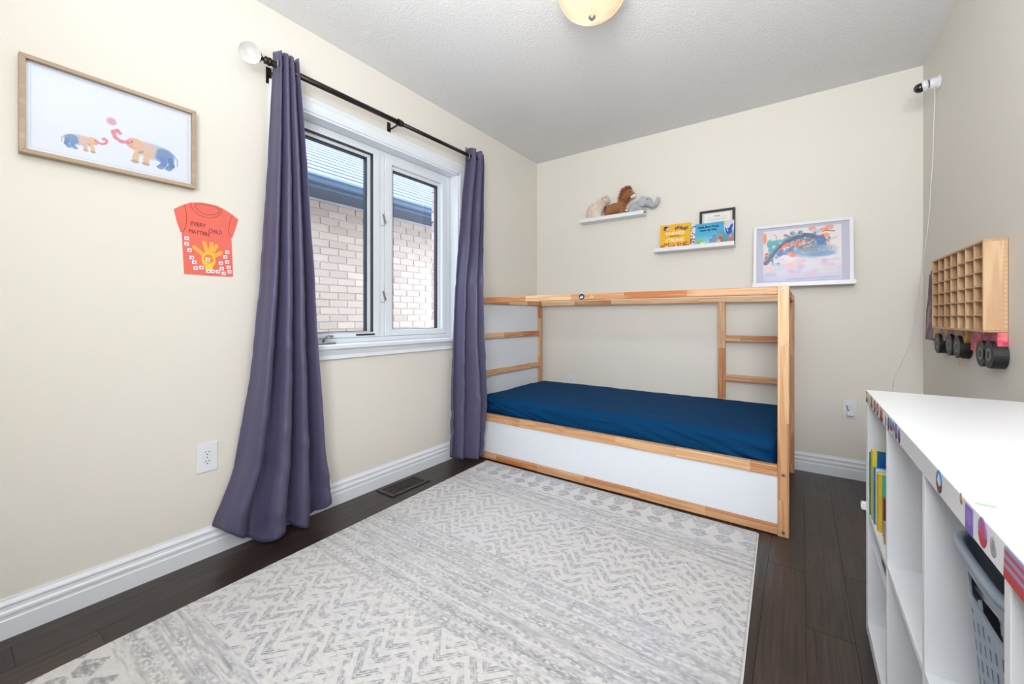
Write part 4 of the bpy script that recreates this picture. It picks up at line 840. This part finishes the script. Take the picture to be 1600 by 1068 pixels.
# books in the far top cell
def shelf_book(x0, x1, y0, y1, h, cm, lb, two=None):
    r = empty('book', ((x0+x1)/2, (y0+y1)/2, .4012), lb, 'book', 'books standing in the far cube of the shelf')
    z0, z1 = .4013, .4013+h; t_ = .0018
    MB().box(x0, x1, y0, y0+t_, z0, z1).box(x0, x1, y1-t_, y1, z0, z1).box(x0, x0+t_, y0, y1, z0, z1).add('cover', cm, r, bevel=.0005)
    MB().box(x0+t_, x1-.003, y0+t_, y1-t_, z0+.003, z1-.003).add('pages', 'paper', r)
    if two: MB().box(x0+two[0], x1, y0-.0004, y0, z0+.0005, z1-.0005).add('cover_panel', two[1], r)
    return r
def cm(n, c): return mat(n, c, .45, namt=.05, nscale=60)
B = dict(teal=cm('teal_book', (60, 150, 160)), yel=cm('lemon_book', (226, 214, 60)), blu=cm('deep_blue_book', (16, 92, 160)), sky=cm('bright_blue_book', (40, 140, 214)), gold=cm('golden_book', (232, 196, 50)), mint=cm('mint_book', (90, 196, 160)), red=cm('maroon_book', (150, 56, 60)), tan=cm('tan_book', (206, 180, 130)), wht=cm('white_book', (226, 230, 236)))
bs = [(.178, .40, 1.690, 1.698, .196, 'teal', 'thin teal book, farthest in the far shelf cube', None),
      (.179, .42, 1.655, 1.672, .212, 'yel', 'tall yellow book with a blue cover half, in the far shelf cube', (.0125, B['blu'])),
      (.1805, .40, 1.620, 1.634, .168, 'sky', 'bright blue spined book in front of the tall yellow book', (.004, B['wht'])),
      (.183, .38, 1.572, 1.596, .166, 'gold', 'thick golden-yellow book with mint cover in the far shelf cube', (.0095, B['mint'])),
      (.191, .36, 1.535, 1.549, .11, 'red', 'short maroon book in the far shelf cube', None),
      (.187, .33, 1.492, 1.505, .06, 'tan', 'short tan book nearest in the far shelf cube', None)]
for a in bs: shelf_book(*a[:5], B[a[5]], a[6], a[7])
# bins
def bin_(x0, x1, y0, y1, z0, z1, label, loc_lb, rim=.009, slots=True, taper=.02, handle=True, bm='greybin'):
    r = empty('storage_bin', ((x0+x1)/2, (y0+y1)/2, z0), label, 'bin', 'grey plastic bins')
    b = bmesh.new(); NSEG = 112; rows = 34; rings = []
    def rr(inset, z, e=0):
        hx, hy = (x1-x0)/2-inset, (y1-y0)/2-inset; rad = .05; out_ = []
        for k in range(NSEG):
            a = 2*PI*k/NSEG; c_, s_ = math.cos(a), math.sin(a); n_ = 5.0
            q = (abs(c_)**n_+abs(s_)**n_)**(-1/n_); out_.append(b.verts.new(((x0+x1)/2+hx*q*c_, (y0+y1)/2+hy*q*s_, z)))
        return out_
    for j in range(rows+1): rings.append(rr(rim+taper*(1-j/rows), z0+(z1-z0-.004)*j/rows))
    for j in range(rows):
        for k in range(NSEG):
            a = 2*PI*(k+.5)/NSEG; cut = False
            if slots and 3 < j < rows-10 and k % 3 == 0 and j % 3 != (k//3) % 3: cut = True
            if handle and rows-8 <= j <= rows-5 and abs(math.sin(a)) < .42: cut = True
            if not cut: b.faces.new((rings[j][k], rings[j][(k+1) % NSEG], rings[j+1][(k+1) % NSEG], rings[j+1][k]))
    b.faces.new(rings[0][::-1]); me = bpy.data.meshes.new('m'); b.to_mesh(me); b.free()
    o = link('basket', me, bm, r, smooth=False); s_ = o.modifiers.new('t', 'SOLIDIFY'); s_.thickness = .0025
    b = bmesh.new(); prof = [(rim+.002, z1-.008), (0, z1-.010), (-.001, z1-.003), (.003, z1), (rim-.001, z1), (rim+.002, z1-.003)]; rg = [rr(i_, z_) for i_, z_ in prof]
    for j in range(len(rg)):
        A_, B_ = rg[j], rg[(j+1) % len(rg)]
        for k in range(NSEG): b.faces.new((A_[k], A_[(k+1) % NSEG], B_[(k+1) % NSEG], B_[k]))
    bmesh.ops.recalc_face_normals(b, faces=b.faces[:]); me = bpy.data.meshes.new('m'); b.to_mesh(me); b.free(); link('rim', me, 'greybin', r, smooth=True)
    return r
bin_(.187, .535, .668, .945, .4015, .690, 'large grey slotted bin holding paper in the third shelf cube from the far end', '')
M['shadedbin'] = mat('shaded_grey_plastic', (66, 74, 84), .5, namt=.1)  # bin grey darkened: the shade of its interior is put into the colour
bin_(.180, .50, 1.405, 1.695, .2965, .376, 'low grey bin on the insert shelf of the far lower cube', '', rim=.006, slots=False, taper=.010, handle=False, bm='shadedbin')
pp = MB().box(.22, .50, .70, .91, .60, .603, Matrix.Translation((.36, .8, .6)) @ Matrix.Rotation(.10, 4, 'Y') @ Matrix.Rotation(.08, 4, 'Z') @ Matrix.Translation((-.36, -.8, -.6))).add('paper_sheet', 'paper', None, centre='base', label='white paper lying in the large grey bin, upper sheet', cat='paper')
MB().box(.225, .495, .69, .90, .575, .585, Matrix.Translation((.36, .8, .58)) @ Matrix.Rotation(.06, 4, 'Y') @ Matrix.Rotation(-.12, 4, 'Z') @ Matrix.Translation((-.36, -.8, -.58))).add('paper_sheet', 'paper', None, centre='base', label='white paper pad under the upper sheet in the large grey bin', cat='paper')
MB().box(.24, .48, .70, .90, .41, .56).add('toy_box', B['red'], None, bevel=.01, centre='base', label='dark red box inside the large grey bin', cat='box')

# ------------------------------------------------------------ right wall: toy display truck, camera, cord
tk = empty('truck_display', (XR, 2.6, .88), 'wooden toy-car display rack shaped like a truck on the right wall', 'display rack')
bx, by0, by1, bz0, bz1 = .53, 2.145, 2.832, .967, 1.297; XB = XR-.001
wl_ = .007
box('rack_top', bx, XB, by0, by1, bz1-.008, bz1, 'paley', tk, bevel=.0008); box('rack_bottom', bx, XB, by0, by1, bz0, bz0+.008, 'paley', tk, bevel=.0008)
box('rack_side', bx, XB, by0, by0+.009, bz0+.008, bz1-.008, 'palez', tk, bevel=.0008); box('rack_side', bx, XB, by1-.009, by1, bz0+.008, bz1-.008, 'palez', tk, bevel=.0008)
box('rack_back', XB-.028, XB-.024, by0+.009, by1-.009, bz0+.008, bz1-.008, 'paley', tk, bevel=0)
for k in range(1, 7): y = by0+.009+(by1-by0-.018)*k/7; box('upright', bx+.002, XB-.028, y-.0025, y+.0025, bz0+.008, bz1-.008, 'palez', tk, bevel=0)
for k in range(1, 6): z = bz0+.008+(bz1-bz0-.016)*k/6; box('rack_shelf', bx+.0015, XB-.028, by0+.009, by1-.009, z-.002, z+.002, 'paley', tk, bevel=0)
# finger joints along the wall edge of the rack's near side
M['endgrain'] = mat('end_grain', (190, 160, 126), .7, namt=.1, nscale=60)
for k in range(20): z = bz0+.010+k*(bz1-bz0-.02)/20; MB().box(XB-.011, XB-.0005, by0-.0005, by0, z, z+.007).add('finger_joint', 'endgrain', tk)
def paint(name, a, b_, c_, scale):
    s = NT(name); tc = s.n('ShaderNodeTexCoord'); n1 = s.n('ShaderNodeTexNoise', Scale=scale, Detail=3); s.l(tc.outputs['Object'], n1.inputs['Vector'])
    cr = s.n('ShaderNodeValToRGB'); e = cr.color_ramp.elements; e[0].position = .38; e[0].color = (*lin(a), 1); e[1].position = .62; e[1].color = (*lin(c_), 1); m_ = e.new(.5); m_.color = (*lin(b_), 1)
    s.l(n1.outputs['Fac'], cr.inputs[0]); s.l(cr.outputs[0], s.b.inputs['Base Color']); s.b.inputs['Roughness'].default_value = .5; return s.m
M['pinkpaint'] = paint('pink_poster_paint', (150, 44, 78), (206, 64, 92), (226, 118, 128), 22)
M['mixpaint'] = paint('mixed_poster_paint', (150, 90, 120), (200, 150, 130), (216, 176, 70), 26)
M['cabpaint'] = paint('dark_poster_paint', (40, 40, 70), (120, 60, 90), (170, 130, 140), 20)
tx0, tx1 = XR-.026, XB
box('truck_board', tx0, tx1, 2.145, 2.42, .888, .966, 'pinkpaint', tk, bevel=.001, label='pink painted rear board')
MB().prism([(tx0, 2.46, .93), (tx0, 2.46, .966), (tx0, 2.985, .966), (tx0, 2.985, .91), (tx0, 2.60, .905), (tx0, 2.52, .90)], (.025, 0, 0)).add('truck_board', 'mixpaint', tk, bevel=.001, label='yellow, tan and red painted middle board')
MB().prism([(tx0, 2.99, .90), (tx0, 2.99, 1.26), (tx0, 3.03, 1.268), (tx0, 3.07, 1.245), (tx0, 3.10, 1.12), (tx0, 3.135, 1.05), (tx0, 3.15, .90)], (.025, 0, 0)).add('cab', 'cabpaint', tk, bevel=.002, label='dark painted truck cab')
box('cab_window', tx0-.001, tx0, 3.01, 3.07, 1.13, 1.22, 'rubber', tk, bevel=0)
M['hub'] = mat('silver_painted_hub', (120, 122, 126), .5, nscale=60, namt=.3); M['tyre'] = mat('black_painted_tyre', (30, 30, 34), .5, nscale=40, namt=.2)
for y, z in ((2.262, .885), (2.152+.03, .886), (2.855, .893), (2.66, .896), (2.545, .893)):
    x_ = tx0-.012; rw = .049
    wh = MB().cyl((x_, y, z), (tx1, y, z), rw, seg=32).add('wheel', 'tyre', tk, bevel=.001)
    MB().cyl((x_-.0006, y, z), (x_, y, z), .024, seg=24).add('hub', 'hub', wh); MB().cyl((x_-.0011, y, z), (x_-.0006, y, z), .015, seg=20).add('hub_centre', 'tyre', wh)
MB().tube([(tx0-.006, 2.525, .86), (tx0-.006, 2.527, .84), (tx0-.004, 2.53, .815)], .003).add('string', mat('gold_string', (190, 150, 80), .6, namt=.1), tk, label='short gold string')
sc_ = empty('security_camera', (XR, 2.99, 2.235), 'white and black indoor security camera high on the right wall', 'camera')
cc = Vector((XR, 2.99, 2.235)); ax = Vector((-1, .15, -.06)).normalized()
MB().lathe(cc, (-1, 0, 0), [(.030, 0), (.034, .004), (.034, .008), (.028, .01), (.025, .036), (.0235, .04), (.001, .04)]).add('mount', 'outlet', sc_, smooth=True)
p = cc+Vector((-.04, 0, 0)); MB().lathe(p, (-1, .1, -.08), [(.020, 0), (.020, .006), (.001, .006)]).add('swivel_ring', 'slot', sc_, smooth=True)
MB().lathe(p+Vector((-.005, 0, 0)), (-1, .1, -.12), [(.022, 0), (.027, .006), (.028, .014), (.027, .024), (.001, .026)]).add('body', 'outlet', sc_, smooth=True)
MB().sph(p+Vector((-.034, .003, -.008)), .026, (1.0, 1.0, .92)).add('lens_housing', 'black', sc_, smooth=True, label='glossy black camera face')
MB().sph(p+Vector((-.052, -.012, -.010)), .009, (.7, .9, .9)).add('lens', 'rubber', sc_, smooth=True)
cp = [(XR-.02, 2.99, 2.206), (XR-.012, 3.03, 2.17), (XR-.006, 3.09, 2.0), (XR-.004, 3.113, 1.87), (XR-.005, 3.15, 1.73), (XR-.004, 3.18, 1.607), (XR-.005, 3.225, 1.5), (XR-.006, 3.27, 1.406), (XR-.008, 3.325, 1.30), (.578, YB-.006, 1.25), (.571, YB-.005, 1.19), (.556, YB-.006, 1.07), (.548, YB-.005, .98), (.527, YB-.005, .851), (.50, YB-.007, .77), (.478, YB-.006, .70), (.462, YB-.006, .657), (.459, YB-.006, .572), (.47, YB-.008, .4), (.45, YB-.02, .1), (.44, YB-.03, .004)]
def smooth_path(pts, n=8):
    P = [Vector(p) for p in pts]; out_ = []
    for i in range(len(P)-1):
        p0, p1, p2, p3 = P[max(i-1, 0)], P[i], P[i+1], P[min(i+2, len(P)-1)]
        for k in range(n):
            t = k/n; out_.append(.5*((2*p1)+(-p0+p2)*t+(2*p0-5*p1+4*p2-p3)*t*t+(-p0+3*p1-3*p2+p3)*t**3))
    return out_+[P[-1]]
MB().tube(smooth_path(cp), .0022, 6).add('camera_cord', 'cord', None, smooth=True, centre='base', label='thin white cord hanging from the security camera down the corner', cat='cord')
